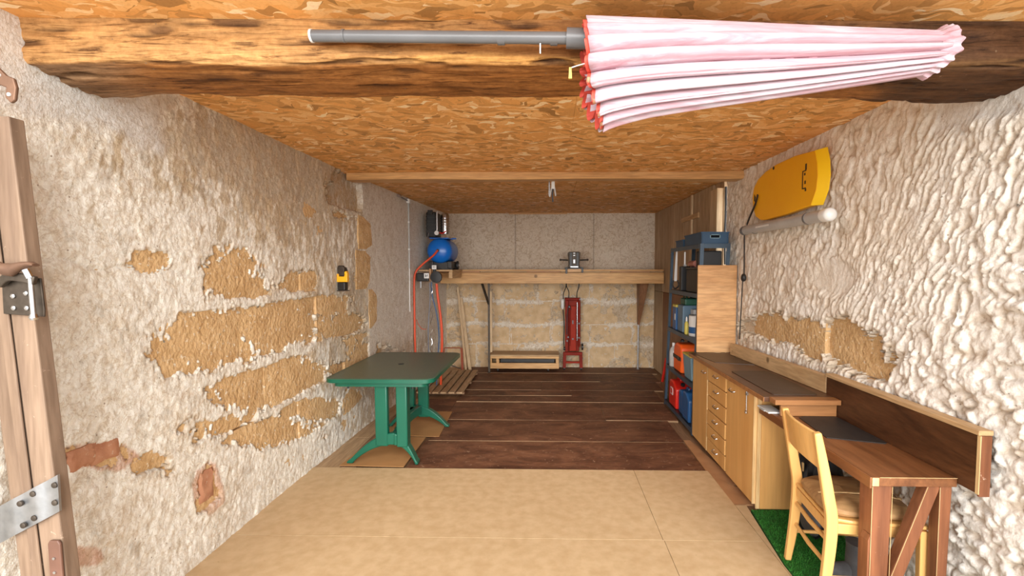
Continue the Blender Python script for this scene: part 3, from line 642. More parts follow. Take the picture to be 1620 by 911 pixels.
MB().lathe([(0.016,0.0),(0.026,0.001),(0.026,0.004),(0.014,0.004)], (-1.385,4.47,0.7345), (0,0,1), 16).build('parasol_hole', 'black_rubber', tb)
MB().lathe([(0.012,0.0),(0.012,0.003)], (-1.385,4.47,0.7362), (0,0,1), 12).build('hole_plug', 'black_rubber', tb)
def column(x0, x1, y0, y1, zb): 
    b = MB(); b.hexa([(x0,y0,zb),(x1,y0,zb),(x1,y1,zb),(x0,y1,zb)], [(x0-.002,y0,0.702),(x1-.002,y0,0.702),(x1-.002,y1,0.702),(x0-.002,y1,0.702)])
    return b.build('column', 'green_plastic', tb, bevel=0.010, smooth=True)
def foot(xa, za, xb, y0, y1):
    P = []
    for k in range(15):
        t = k/14; x = xa+(xb-xa)*t; z = za*(1-t**1.9); P.append((x, z))
    lowr = []
    for k in range(15):
        t = k/14; x = xa+(xb-xa)*t*0.90; z = (za-0.10)*(1-t**2.2); lowr.append((x, max(z,0.0)))
    b = MB().prism(P[:-1]+[(xb, 0.018),(xb,0.0),(xb-(xb-xa)*0.12,0.0)]+lowr[::-1][1:], 'xz', y0, y1)
    return b.build('foot', 'green_plastic', tb, bevel=0.008, smooth=True)
column(-1.442,-1.337,3.925,3.985,0.15); column(-1.258,-1.166,3.905,4.005,0.15)
foot(-1.275,0.262,-1.69,3.93,3.985); foot(-1.285,0.262,-1.085,3.915,3.995)
column(-1.345,-1.238,4.885,4.945,0.10); column(-1.475,-1.385,4.885,4.965,0.10)
foot(-1.36,0.225,-1.025,4.88,4.945); foot(-1.35,0.225,-1.66,4.885,4.95)
MB().path_bar(spline([(-1.30,3.99,0.20),(-1.315,4.4,0.235),(-1.33,4.89,0.18)],6), 0.05, 0.085).build('stretcher', 'green_plastic', tb, bevel=0.006, smooth=True)
for x in (-1.66,-1.12): cyl(MB(), (x,3.92,0.64), (x,3.92,0.665), 0.010, 8).build('screw', 'black_metal', tb)
tb.location.z = 0.0268
# cardboard sheets under the table
cb = MB().prism([(-1.735,3.90),(-1.195,3.885),(-1.19,4.59),(-1.56,4.60),(-1.60,5.1),(-1.64,5.1)], 'xy', 0.0205, 0.024)
tag(cb.build('cardboard_sheet', 'cardboard'), 'large flat cardboard sheet lying under the front of the green table', 'cardboard', 'cardboard sheets under the table')
cb = MB().prism([(-1.57,4.615),(-1.065,4.605),(-1.10,5.43),(-1.58,5.44)], 'xy', 0.0235, 0.0265)
tag(cb.build('cardboard_sheet', 'cardboard'), 'flat cardboard sheet under the rear feet of the green table', 'cardboard', 'cardboard sheets under the table')

# ---------- slatted duckboard
db = thing('duckboard', 'slatted wooden duckboard lying on the floor behind the green table', 'duckboard', (-1.33,6.82,0.02))
x = -1.705
for i in range(6):
    slab('slat', x, x+0.077, 6.12,7.50,0.050,0.074,'floor_pale',db,bevel=0.003,seg=1); x += 0.104
for y in (6.20,6.78,7.36): slab('bearer', -1.70,-1.10,y,y+0.06,0.024,0.050,'floor_old',db)

# ---------- back shelf with fascia
sh = thing('plank_shelf', 'long pine plank shelf across the stone back wall with thick front beam', 'shelf', (0.0,7.65,1.44))
for i, (y0,y1) in enumerate([(7.27,7.50),(7.503,7.75),(7.753,7.99)]): slab('plank', -1.66,1.72,y0,y1,1.625,1.648,'pine',sh,bevel=0.002,seg=1)
x = -1.66
for i, w_ in enumerate((0.62,0.70,0.52,0.75,0.60,0.19)):
    slab('spacer', x+.003, x+w_-.003, 7.315,7.36,1.602,1.624,'pine_dull' if i%2 else 'hardboard',sh,bevel=0.002,seg=1); x += w_
slab('beam', -1.64,1.73,7.30,7.36,1.436,1.599,'pine',sh,bevel=0.004)
slab('beam', -1.64,1.73,7.90,7.96,1.48,1.624,'pine_dull',sh,bevel=0.004)
for i, (x0,x1) in enumerate([(-1.76,-1.55),(-1.545,-1.30)]): slab('side_plank', x0,x1,6.52,7.265,1.622,1.645,'pine_y',sh,bevel=0.002,seg=1)
slab('side_beam', -1.36,-1.31,6.56,7.262,1.53,1.621,'pine_y',sh,bevel=0.003)
# its supports
ls = thing('shelf_leg', 'thin steel leg with angled bracket holding up the shelf above the wooden dolly', 'bracket', (-0.945,7.62,0.02))
slab('upright', -0.952,-0.922,7.53,7.56,0.024,1.436,'iron_dark',ls); slab('wood_cleat', -0.918,-0.886,7.53,7.56,0.35,1.30,'pine_z',ls)
MB().bar((-0.937,7.545,1.10),(-1.03,7.45,1.434),0.025,0.03).build('brace', 'iron_dark', ls)
MB().lathe([(0.028,0),(0.028,0.008),(0.012,0.02)], (-0.937,7.545,0.0235), (0,0,1), 10).build('foot', 'iron_dark', ls)
ls = thing('shelf_leg', 'tapered dark wooden strut and steel leg under the shelf beside the panelling', 'bracket', (1.46,7.85,0.02))
MB().hexa([(1.445,7.84,0.75),(1.475,7.84,0.75),(1.475,7.90,0.75),(1.445,7.90,0.75)],[(1.43,7.60,1.47),(1.575,7.60,1.47),(1.575,7.89,1.47),(1.43,7.89,1.47)]).build('strut', 'panel_brown', ls, bevel=0.004)
cyl(MB(), (1.46,7.87,0.03), (1.46,7.87,0.76), 0.013, 10).build('upright', 'galvanized', ls)
MB().lathe([(0.026,0),(0.026,0.008),(0.014,0.016)], (1.46,7.87,0.022), (0,0,1), 10).build('foot', 'galvanized', ls)

# ---------- compressor on the shelf return
ZS = 1.6455
cp = thing('air_compressor', 'blue tank air compressor with black and chrome motor on the shelf corner', 'compressor', (-1.50,6.95,ZS))
tank = MB().lathe([(0.001,0.0),(0.06,0.004),(0.115,0.022),(0.155,0.052),(0.172,0.092),(0.175,0.12),(0.175,0.50),(0.165,0.545),(0.12,0.585),(0.001,0.605)], (-1.515,6.60,ZS+0.262), (0.02,1,0), 36).build('tank', 'blue_paint', cp, smooth=True)
MB().lathe([(0.020,0),(0.020,0.014),(0.012,0.016),(0.012,0.022)], (-1.515,6.585,ZS+0.262), (0,1,0), 12).build('drain_plug', 'black_metal', tank, smooth=True)
slab('top_plate', -1.66,-1.40,6.74,7.10,ZS+0.430,ZS+0.446,'blue_paint',cp,bevel=0.003)
mt = MB().box(-1.70,-1.56,6.70,7.02,ZS+0.447,ZS+0.80).build('motor_cover', 'black_rubber', cp, bevel=0.02, smooth=True)
for k in range(5): slab('cooling_fin', -1.70+.003,-1.563,6.692,6.700,ZS+0.52+k*0.05,ZS+0.54+k*0.05,'black_metal',mt)
MB().lathe([(0.055,0),(0.058,0.02),(0.058,0.25),(0.048,0.28),(0.03,0.285)], (-1.455,6.80,ZS+0.50), (0,0,1), 20).build('cylinder_head', 'steel', cp, smooth=True)
for k in range(6): MB().lathe([(0.066,0),(0.066,0.010)], (-1.455,6.80,ZS+0.53+k*0.036), (0,0,1), 20).build('cylinder_fin', 'steel', cp)
cyl(MB(), (-1.545,6.69,ZS+0.49), (-1.545,6.69,ZS+0.80), 0.011, 8).build('chrome_pipe', 'steel', cp, smooth=True)
slab('switch_box', -1.665,-1.60,6.66,6.70,ZS+0.76,ZS+0.82,'black_metal',cp,bevel=0.004)
MB().lathe([(0.030,0),(0.030,0.02),(0.026,0.024)], (-1.545,6.66,ZS+0.505), (0,1,0), 18).build('pressure_gauge', 'white_plastic', cp, smooth=True)
MB().tube(spline([(-1.50,6.66,ZS+0.51),(-1.46,6.65,ZS+0.50),(-1.42,6.69,ZS+0.53)],5), 0.008, 8).build('red_pipe', 'jerry_red', cp, smooth=True)
cyl(MB(), (-1.66,6.63,ZS+0.435), (-1.64,6.62,ZS+0.50), 0.007, 8).build('valve_pin', 'steel', cp)
MB().box(-1.40,-1.33,6.95,6.99,ZS+0.435,ZS+0.455).build('carry_handle', 'blue_paint', cp, bevel=0.006)
for x in (-1.66,-1.40): slab('skid', x, x+0.06, 6.66,7.14, ZS+0.016, ZS+0.115,'black_metal',cp,bevel=0.008)
for y in (6.70,7.10):
    MB().prism([(-1.67,ZS+.001),(-1.34,ZS+.001),(-1.36,ZS+.115),(-1.44,ZS+.10),(-1.58,ZS+.10),(-1.65,ZS+.115)], 'xz', y, y+0.03).build('foot', 'black_metal', cp)
for x in (-1.335,): 
    wl = MB().lathe([(0.02,0),(0.058,0.004),(0.062,0.018),(0.058,0.032),(0.02,0.036)], (x,6.98,ZS+0.064), (1,0,0), 18).build('wheel', 'black_rubber', cp, smooth=True)
    MB().lathe([(0.018,0),(0.016,0.008)], (x+0.034,6.98,ZS+0.064), (1,0,0), 10).build('hub', 'grey_pale', wl, smooth=True)
# hoses and reel at the shelf corner
def hose(name, label, pts, r, m, cat='hose', n=8): return tag(MB().tube(spline(pts, n), r, 10).build(name, m, smooth=True), label, cat)
hose('air_hose', 'orange air hose from the blue tank down the left wall', [(-1.512,6.572,ZS+0.262),(-1.56,6.52,ZS+0.19),(-1.70,6.45,ZS+0.06),(-1.775,6.42,ZS-0.04),(-1.79,6.40,1.45),(-1.785,6.38,1.0),(-1.775,6.36,0.55),(-1.74,6.34,0.085)], 0.0135, 'hose_orange')
rl_ = thing('charger_box', 'dark charger box with white labels hanging under the shelf corner', 'charger', (-1.60,6.47,1.46))
slab('housing', -1.765,-1.60,6.40,6.515,1.49,1.60,'black_metal',rl_,bevel=0.012)
MB().lathe([(0.03,0),(0.075,0.005),(0.078,0.05),(0.06,0.075),(0.02,0.078)], (-1.505,6.41,1.545), (0,1,0), 20).build('drum', 'black_rubber', rl_, smooth=True)
slab('label_plate', -1.655,-1.588,6.385,6.394,1.53,1.60,'white_plastic',rl_,bevel=0.008)
for (x0,x1,z0,z1) in ((-1.637,-1.628,1.548,1.582),(-1.628,-1.61,1.560,1.566),(-1.612,-1.605,1.556,1.585)): slab('mark', x0,x1,6.3835,6.386,z0,z1,'black_rubber',rl_)
slab('neck', -1.545,-1.505,6.42,6.46,1.615,1.70,'black_rubber',rl_,bevel=0.008); slab('label_plate', -1.555,-1.495,6.412,6.419,1.65,1.705,'white_plastic',rl_,bevel=0.008)
for (x0,x1,z0,z1) in ((-1.538,-1.512,1.688,1.692),(-1.538,-1.512,1.666,1.670),(-1.538,-1.534,1.667,1.691),(-1.516,-1.512,1.667,1.691)): slab('mark', x0,x1,6.410,6.4125,z0,z1,'grey_tube',rl_)
slab('bracket', -1.72,-1.70,6.43,6.47,1.40,1.49,'galvanized',rl_)
slab('mounting_strap', -1.60,-1.575,6.45,6.515,1.50,1.66,'hardboard',rl_)
hose('air_hose', 'orange hose hanging straight down from the dark charger box', [(-1.50,6.44,1.458),(-1.485,6.43,1.30),(-1.445,6.42,1.0),(-1.43,6.42,0.70),(-1.45,6.43,0.35),(-1.46,6.45,0.09)], 0.0165, 'hose_orange')
hose('blue_hose', 'thin blue-grey hose curving down beside the hanging orange hose', [(-1.57,6.45,1.48),(-1.56,6.44,1.30),(-1.50,6.43,1.05),(-1.475,6.44,0.75),(-1.50,6.45,0.40),(-1.52,6.46,0.08)], 0.009, 'hose_blue')
hose('grey_cable', 'knotted grey cable hanging straight below the charger box', [(-1.59,6.42,1.47),(-1.585,6.42,1.25),(-1.61,6.41,0.9),(-1.61,6.41,0.5),(-1.61,6.41,0.08)], 0.008, 'hose_grey', 'cable')
ch_pts = []
for k in range(60):
    t = k/59; ch_pts.append((-1.550+0.012*math.sin(t*34)-0.02*t, 6.385+0.008*math.cos(t*34), 1.42-0.95*t))
tag(MB().tube(ch_pts, 0.0045, 6).build('chain', 'steel', smooth=True), 'twisted steel chain hanging next to the grey cable', 'chain')
hose('red_wire', 'thin red wire looping along the left wall between the hoses', [(-1.765,6.40,0.98),(-1.74,6.42,0.90),(-1.69,6.42,0.85),(-1.64,6.42,0.85)], 0.0035, 'hose_orange', 'wire')
# boards leaning in the corner
for i, (xb,xt,zt,w_) in enumerate([(-1.33,-1.49,1.36,0.035),(-1.265,-1.44,1.18,0.05)]):
    o = MB().bar((xb,7.70,0.03),(xt,7.90,zt),w_,0.022,(0,1,0)).build('leaning_batten', 'pine_z', bevel=0.002, seg=1)
    tag(o, ['narrow pale wooden batten leaning against the back wall corner','wider pale wooden batten leaning in front of the narrow one in the corner'][i], 'batten', 'battens leaning in the back corner')
# red folded stand under the table end
st = thing('folding_stand', 'small copper-red metal stand with black strut beyond the green table', 'stand', (-1.37,7.54,0.02))
for dx in (0.0,0.018): MB().tube([(-1.372+dx,7.56,0.03),(-1.395+dx,7.62,0.40)], 0.0085, 8).build('leg', 'copper_red', st, smooth=True)
MB().tube([(-1.38,7.56,0.075),(-1.56,7.55,0.14)], 0.006, 8).build('strut', 'black_metal', st); slab('foot', -1.385,-1.335,7.54,7.575,0.0235,0.034,'copper_red',st)
MB().tube([(-1.40,7.62,0.40),(-1.66,7.62,0.40)], 0.008, 8).build('crossbar', 'copper_red', st); MB().tube([(-1.66,7.62,0.40),(-1.69,7.56,0.03)], 0.0085, 8).build('leg', 'copper_red', st)

# ---------- vise on the shelf
vs = thing('bench_vise', 'dark grey bench vise with side handles bolted on the long shelf', 'vise', (0.385,7.40,1.648))
slab('base', 0.25,0.52,7.29,7.50,1.6485,1.672,'black_metal',vs,bevel=0.006); slab('front_jaw_pad', 0.285,0.485,7.255,7.268,1.612,1.655,'plywood',vs,bevel=0.003)
slab('clamp', 0.252,0.278,7.255,7.29,1.585,1.66,'black_metal',vs); slab('clamp', 0.492,0.518,7.255,7.29,1.60,1.66,'black_metal',vs)
MB().prism([(0.29,1.672),(0.48,1.672),(0.465,1.73),(0.478,1.90),(0.462,1.915),(0.308,1.915),(0.292,1.90),(0.305,1.73)], 'xz', 7.33,7.47).build('body', 'iron_dark', vs, bevel=0.008)
slab('slide', 0.325,0.445,7.29,7.33,1.675,1.70,'galvanized',vs,bevel=0.003)
for z0, z1 in ((1.885,1.90),(1.852,1.868),(1.74,1.80)): slab('plate', 0.370,0.400,7.322,7.331,z0,z1,'galvanized',vs,bevel=0.002)
for x0, x1 in ((0.315,0.355),(0.415,0.455)): slab('jaw_rib', x0,x1,7.318,7.331,1.70,1.905,'black_metal',vs,bevel=0.004)
for s_ in (-1,1):
    hd = MB().tube([(0.385+s_*0.09,7.39,1.79),(0.385+s_*0.215,7.38,1.795)], 0.010, 8).build('handle', 'black_metal', vs)
    MB().lathe([(0.014,0),(0.018,0.01),(0.014,0.03)], (0.385+s_*0.205-0.015,7.38,1.795), (1,0,0), 10).build('knob', 'iron_dark', hd, smooth=True)
    MB().bar((0.385+s_*0.10,7.36,1.675),(0.385+s_*0.14,7.36,1.665),0.03,0.03).build('lug', 'black_metal', vs)
# ---------- wooden dolly
dl = thing('wooden_dolly', 'low open wooden dolly on small black castors against the stone wall', 'dolly', (-0.38,7.76,0.025))
x0, x1 = -0.955, 0.165
for i in range(3): slab('top_board', x0+.01,x1,7.60+.125*i,7.721+.125*i,0.275,0.298,'pine_dull',dl,bevel=0.003,seg=1)
slab('frame_rail', x0+.01,x1,7.60,7.63,0.235,0.274,'pine',dl,bevel=0.003); slab('lower_board', x0+.005,x1,7.595,7.63,0.075,0.165,'pine',dl,bevel=0.004)
for xa in (x0+.01,x0+0.125,x1-0.05): slab('end_block', xa, xa+0.045, 7.60,7.63,0.166,0.234,'pine',dl)
slab('back_rail', x0+.01,x1,7.94,7.97,0.08,0.274,'pine_dull',dl); slab('inner_floor', x0+.02,x1-.01,7.635,7.935,0.10,0.118,'pine_dull',dl)
slab('stored_plank', x0+0.18,x1-0.07,7.70,7.80,0.120,0.215,'black_metal',dl,bevel=0.004)
for i in range(2): slab('end_panel', (x0+.01,x1-.022)[i],(x0+.032,x1)[i],7.632,7.938,0.08,0.274,'pine_dull',dl)
for (xc,yc) in ((x0+0.15,7.63),(x1-0.17,7.63),(x0+0.15,7.92),(x1-0.17,7.92)):
    c_ = MB().lathe([(0.010,0),(0.030,0.002),(0.030,0.022),(0.010,0.024)], (xc-0.012,yc,0.055), (1,0,0), 14).build('castor', 'black_rubber', dl, smooth=True)
    slab('fork', xc-.018,xc+.018,yc-.016,yc+.016,0.060,0.078,'iron_dark',c_)
slab('skid_foot', x0,x0+.03,7.60,7.63,0.024,0.075,'iron_dark',dl)
# ---------- red hydraulic stand
jk = thing('hydraulic_jack', 'tall dark red folded steel hoist standing against the stone back wall', 'jack', (0.385,7.80,0.025))
slab('base_beam', 0.235,0.545,7.74,7.80,0.265,0.315,'jack_red',jk,bevel=0.005); slab('base_crossbar', 0.255,0.525,7.745,7.785,0.135,0.165,'jack_red_pale',jk,bevel=0.005)
for xa, s_ in ((0.235,-1),(0.495,1)):
    l_ = MB().hexa([(xa-.004*0+s_*.006,7.73,0.06),(xa+.05+s_*.006,7.73,0.06),(xa+.05+s_*.006,7.79,0.06),(xa+s_*.006,7.79,0.06)],[(xa,7.735,0.266),(xa+.05,7.735,0.266),(xa+.05,7.79,0.266),(xa,7.79,0.266)]).build('leg', 'jack_red', jk, bevel=0.004)
    MB().lathe([(0.008,0),(0.028,0.002),(0.028,0.026),(0.008,0.028)], (xa+.011+s_*.006,7.755,0.053), (1,0,0), 14).build('castor', 'black_rubber', l_, smooth=True)
slab('mast', 0.275,0.495,7.83,7.89,0.316,1.155,'jack_red',jk,bevel=0.008); slab('front_plate', 0.335,0.445,7.775,7.828,0.33,1.06,'jack_red_pale',jk,bevel=0.008)
slab('side_channel', 0.268,0.318,7.77,7.828,0.316,1.15,'jack_red',jk,bevel=0.006); slab('mast_head', 0.262,0.515,7.76,7.90,1.156,1.19,'jack_red',jk,bevel=0.008)
cyl(MB(), (0.495,7.80,0.40), (0.495,7.80,1.15), 0.020, 12).build('ram', 'jack_red', jk, smooth=True); cyl(MB(), (0.462,7.80,0.50), (0.462,7.80,1.12), 0.011, 10).build('piston_rod', 'steel', jk, smooth=True)
MB().tube(spline([(0.295,7.755,0.60),(0.30,7.75,0.95),(0.33,7.75,1.07),(0.36,7.755,1.0)],6), 0.007, 8).build('hydraulic_line', 'black_rubber', jk, smooth=True)
cyl(MB(), (0.345,7.762,0.42), (0.345,7.762,1.06), 0.012, 10).build('lever', 'jack_red', jk, smooth=True)
for (x_,z_) in ((0.39,0.53),(0.315,0.56),(0.49,0.55),(0.30,0.50),(0.49,0.78),(0.335,1.05),(0.505,1.17)): MB().lathe([(0.014,0),(0.014,0.010),(0.006,0.012)], (x_,7.748,z_), (0,1,0), 8).build('bolt', 'grey_tube', jk)
slab('bracket_plate', 0.378,0.402,7.765,7.774,0.77,0.83,'grey_tube',jk,bevel=0.004)
MB().lathe([(0.01,0),(0.055,0.004),(0.055,0.03),(0.01,0.034)], (0.528,7.78,0.40), (1,0,0), 16).build('pulley', 'black_metal', jk, smooth=True)
MB().lathe([(0.01,0),(0.030,0.004),(0.030,0.03),(0.01,0.034)], (0.238,7.78,0.37), (1,0,0), 14).build('pulley', 'black_metal', jk, smooth=True)
MB().lathe([(0.012,0),(0.026,0.02),(0.028,0.14),(0.012,0.16)], (0.225,7.80,1.01), (0,0,1), 12).build('oil_bottle', 'white_plastic', jk, smooth=True)
MB().tube(spline([(0.232,7.79,1.0),(0.25,7.80,0.75),(0.245,7.80,0.5),(0.25,7.80,0.38)],5), 0.009, 8).build('hose', 'black_rubber', jk, smooth=True)
for i, pts in enumerate(([(0.235,7.80,1.17),(0.24,7.80,1.26),(0.275,7.80,1.36),(0.285,7.80,1.43)], [(0.325,7.80,1.19),(0.325,7.80,1.29),(0.29,7.80,1.37),(0.285,7.80,1.43)], [(0.455,7.82,1.19),(0.46,7.82,1.28),(0.485,7.82,1.36),(0.49,7.82,1.44)])):
    MB().tube(spline(pts,6), 0.0075, 8).build('sling', 'black_rubber', jk, smooth=True)

# ---------- red bar by the panelling
tag(MB().bar((1.65,6.98,0.02),(1.715,7.02,0.36),0.025,0.03).build('red_bar', 'jerry_red', bevel=0.003), 'short red metal bar leaning on the brown panelling beyond the steel shelves', 'bar')

# ---------- blue steel shelving and its load
LEAN = 0.030
def lean(b):
    b.v = [(x+LEAN*z, y, z) for x, y, z in b.v]; return b
SX0, SX1, SY0, SY1 = 1.402, 1.688, 4.70, 5.83
su = thing('shelving_unit', 'blue steel shelving unit against the right wall loaded with cans and boxes', 'shelf unit', (1.55,5.26,0.0))
for i, (x_, y_) in enumerate(((SX0,SY0),(SX1,SY0),(SX0,SY1),(SX1,SY1))):
    sx = 1 if x_ == SX0 else -1; sy = 1 if y_ == SY0 else -1
    b = MB(); z1_ = 1.90
    xs_ = sorted((x_, x_+sx*0.036)); ys_ = sorted((y_, y_+sy*0.003)); b.box(xs_[0],xs_[1],ys_[0],ys_[1],0.021,z1_)
    xs_ = sorted((x_, x_+sx*0.003)); ys_ = sorted((y_+sy*.0035, y_+sy*0.036)); b.box(xs_[0],xs_[1],ys_[0],ys_[1],0.021,z1_)
    lean(b).build('post', 'shelf_blue', su)
SZ = [0.085, 0.515, 0.962, 1.412, 1.895]
for z_ in SZ:
    d_ = lean(MB().box(SX0+.004,SX1-.004,SY0+.004,SY1-.004,z_-0.006,z_)).build('shelf_board', 'black_metal', su)
    lean(MB().box(SX0-.002,SX0+.002,SY0+.036,SY1-.036,z_-0.042,z_+.001)).build('shelf_edge', 'shelf_blue', d_)
    lean(MB().box(SX0+.036,SX1-.036,SY0-.002,SY0+.002,z_-0.042,z_+.001)).build('shelf_edge', 'shelf_blue', d_)
def sx(x, z): return x+LEAN*z
def crate(x0,x1,y0,y1,z0,hgt,label,m='crate_blue'):
    t_ = thing('storage_crate', label, 'crate', ((x0+x1)/2,(y0+y1)/2,z0), group='blue crates on top of the shelving')
    slab('base', x0+.01,x1-.01,y0+.01,y1-.01,z0+.001,z0+.008,m,t_)
    for nm, a in (('side',(x0,x0+.008,y0,y1)),('side',(x1-.008,x1,y0,y1))): slab(nm, *a, z0+.002, z0+hgt, m, t_, bevel=0.002, seg=1)
    for (ya,yb) in ((y0,y0+.008),(y1-.008,y1)):
        xm = (x0+x1)/2; b = MB(); za, zb = z0+hgt*0.45, z0+hgt*0.78; hw = min(0.05,(x1-x0)*.2)
        b.box(x0+.009,x1-.009,ya,yb,z0+.002,za); b.box(x0+.009,x1-.009,ya,yb,zb,z0+hgt); b.box(x0+.009,xm-hw,ya,yb,za,zb); b.box(xm+hw,x1-.009,ya,yb,za,zb)
        b.build('end_wall', m, t_)
        b = MB()
        for q in ((xm-hw,xm-hw+.008,za,zb),(xm+hw-.008,xm+hw,za,zb),(xm-hw,xm+hw,za,za+.006),(xm-hw,xm+hw,zb-.006,zb)): b.box(q[0],q[1],ya-.003,ya+.001,q[2],q[3])
        b.build('handle_rim', 'pale_blue', t_)
    b = MB(); b.box(x0-.006,x1+.006,y0-.006,y0-.0005,z0+hgt-.012,z0+hgt); b.box(x0-.006,x0-.0005,y0,y1,z0+hgt-.012,z0+hgt); b.box(x1+.0005,x1+.006,y0,y1,z0+hgt-.012,z0+hgt); b.box(x0-.006,x1+.006,y1+.0005,y1+.006,z0+hgt-.012,z0+hgt)
    b.build('rim', m, t_)
crate(1.475,1.735,4.725,5.30,1.8965,0.115,'large dark blue plastic crate on top of the steel shelving')
crate(1.475,1.68,5.36,5.66,1.8965,0.080,'small shallow blue crate behind the large one on the steel shelving')
# shelf at 1.41 m
z_ = SZ[3]+.001
case = thing('tool_case', 'narrow black case with a white upright handle on the upper steel shelf', 'case', (sx(1.46,z_),5.42,z_))
slab('body', sx(1.42,z_),sx(1.52,z_),5.37,5.47,z_,z_+0.27,'black_rubber',case,bevel=0.008); slab('collar', sx(1.455,z_),sx(1.485,z_),5.40,5.44,z_+.271,z_+0.29,'grey_pale',case); cyl(MB(), (sx(1.47,z_),5.42,z_+.29),(sx(1.47,z_),5.42,z_+0.43),0.009,8).build('handle', 'white_plastic', case, smooth=True)
sw = thing('hand_saw', 'tall thin pale saw blade standing at the end of the upper steel shelf', 'saw', (sx(1.45,z_),5.70,z_))
MB().prism([(sx(1.425,z_),z_+.10),(sx(1.46,z_),z_+.10),(sx(1.462,z_),z_+.47),(sx(1.445,z_),z_+.47)], 'xz', 5.698,5.701).build('blade', 'white_plastic', sw)
MB().tube(spline([(sx(1.42,z_),5.70,z_+.11),(sx(1.41,z_),5.70,z_+.05),(sx(1.44,z_),5.70,z_+.012),(sx(1.48,z_),5.70,z_+.05),(sx(1.465,z_),5.70,z_+.11)],6),0.009,8).build('handle','black_rubber',sw,smooth=True)
bx_ = thing('dark_box', 'black storage box with a pinkish tool lying on its lid, upper steel shelf', 'box', (sx(1.55,z_),4.98,z_))
slab('body', sx(1.425,z_),sx(1.67,z_),4.78,5.20,z_,z_+0.24,'black_rubber',bx_,bevel=0.01); slab('lid', sx(1.42,z_),sx(1.675,z_),4.775,5.205,z_+.2405,z_+0.258,'black_metal',bx_,bevel=0.006)
pt = thing('electric_drill', 'pinkish power drill lying on the black box on the steel shelving', 'drill', (sx(1.50,z_),5.08,z_+.259))
MB().tube([(sx(1.46,z_),5.16,z_+.295),(sx(1.47,z_),5.00,z_+.295)],[0.030,0.034],12).build('motor','pink_tool',pt,smooth=True); MB().tube([(sx(1.46,z_),5.161,z_+.295),(sx(1.458,z_),5.22,z_+.295)],[0.018,0.010],10).build('chuck','black_metal',pt,smooth=True)
MB().bar((sx(1.475,z_),5.02,z_+.28),(sx(1.57,z_),4.99,z_+.283),0.045,0.035).build('grip','pink_tool',pt,bevel=0.008)
dk = MB().box(sx(1.46,z_),sx(1.66,z_),4.80,4.98,z_+.26,z_+0.42).build('black_carton','black_rubber',bevel=0.012); tag(dk,'small black carton stacked on the black box under the blue crates','box')
# shelf at 0.96 m
z_ = SZ[2]+.001
fl = thing('file_box', 'blue binder box with yellow top on the middle steel shelf', 'binder', (sx(1.45,z_),5.58,z_))
slab('body', sx(1.42,z_),sx(1.60,z_),5.52,5.66,z_,z_+0.255,'can_blue',fl,bevel=0.004); slab('lid', sx(1.418,z_),sx(1.602,z_),5.518,5.662,z_+.2555,z_+0.285,'yellow_lid',fl,bevel=0.006); slab('label_plate', sx(1.4165,z_),sx(1.4195,z_),5.54,5.575,z_+.11,z_+.18,'white_plastic',fl)
tag(MB().box(sx(1.425,z_),sx(1.64,z_),5.26,5.47,z_,z_+0.295).build('storage_tub','slate_blue',bevel=0.012),'plain slate blue plastic tub between the binder box and paint tin','tub')
pc = thing('paint_tin', 'white paint tin with a blue band on the middle steel shelf', 'tin', (sx(1.50,z_),5.02,z_))
MB().lathe([(0.082,0.0),(0.085,0.005),(0.085,0.20),(0.080,0.208),(0.072,0.205)],(sx(1.51,z_),5.02,z_),(0,0,1),24).build('body','white_plastic',pc,smooth=True); MB().lathe([(0.0858,0.03),(0.0858,0.095)],(sx(1.51,z_),5.02,z_),(0,0,1),24).build('band','can_blue',pc,smooth=True)
MB().lathe([(0.084,0.0),(0.084,0.008),(0.06,0.010)],(sx(1.51,z_),5.02,z_+.209),(0,0,1),24).build('lid','galvanized',pc,smooth=True)
tag(MB().box(sx(1.50,z_),sx(1.64,z_),5.125,5.235,z_,z_+0.26).build('carton','grey_pale',bevel=0.006),'pale grey carton standing behind the white paint tin','box')
bt = thing('glue_bottle', 'small amber bottle with white cap beside the paint tin', 'bottle', (sx(1.435,z_),5.14,z_))
MB().lathe([(0.020,0),(0.022,0.01),(0.022,0.11),(0.010,0.135)],(sx(1.437,z_),5.15,z_),(0,0,1),14).build('body','yellow_lid',bt,smooth=True); MB().lathe([(0.010,0),(0.010,0.03),(0.004,0.05)],(sx(1.437,z_),5.15,z_+.1355),(0,0,1),10).build('cap','white_plastic',bt,smooth=True)
gd = thing('green_case', 'dark green tool case lying on the tub top under the upper shelf', 'case', (sx(1.55,z_),5.36,z_+.296))
slab('body', sx(1.45,z_),sx(1.63,z_),5.27,5.46,z_+.296,z_+.37,'green_dark',gd,bevel=0.015); MB().tube(spline([(sx(1.48,z_),5.30,z_+.368),(sx(1.48,z_),5.33,z_+.395),(sx(1.48,z_),5.40,z_+.395),(sx(1.48,z_),5.43,z_+.368)],5),0.008,8).build('handle','green_dark',gd,smooth=True)
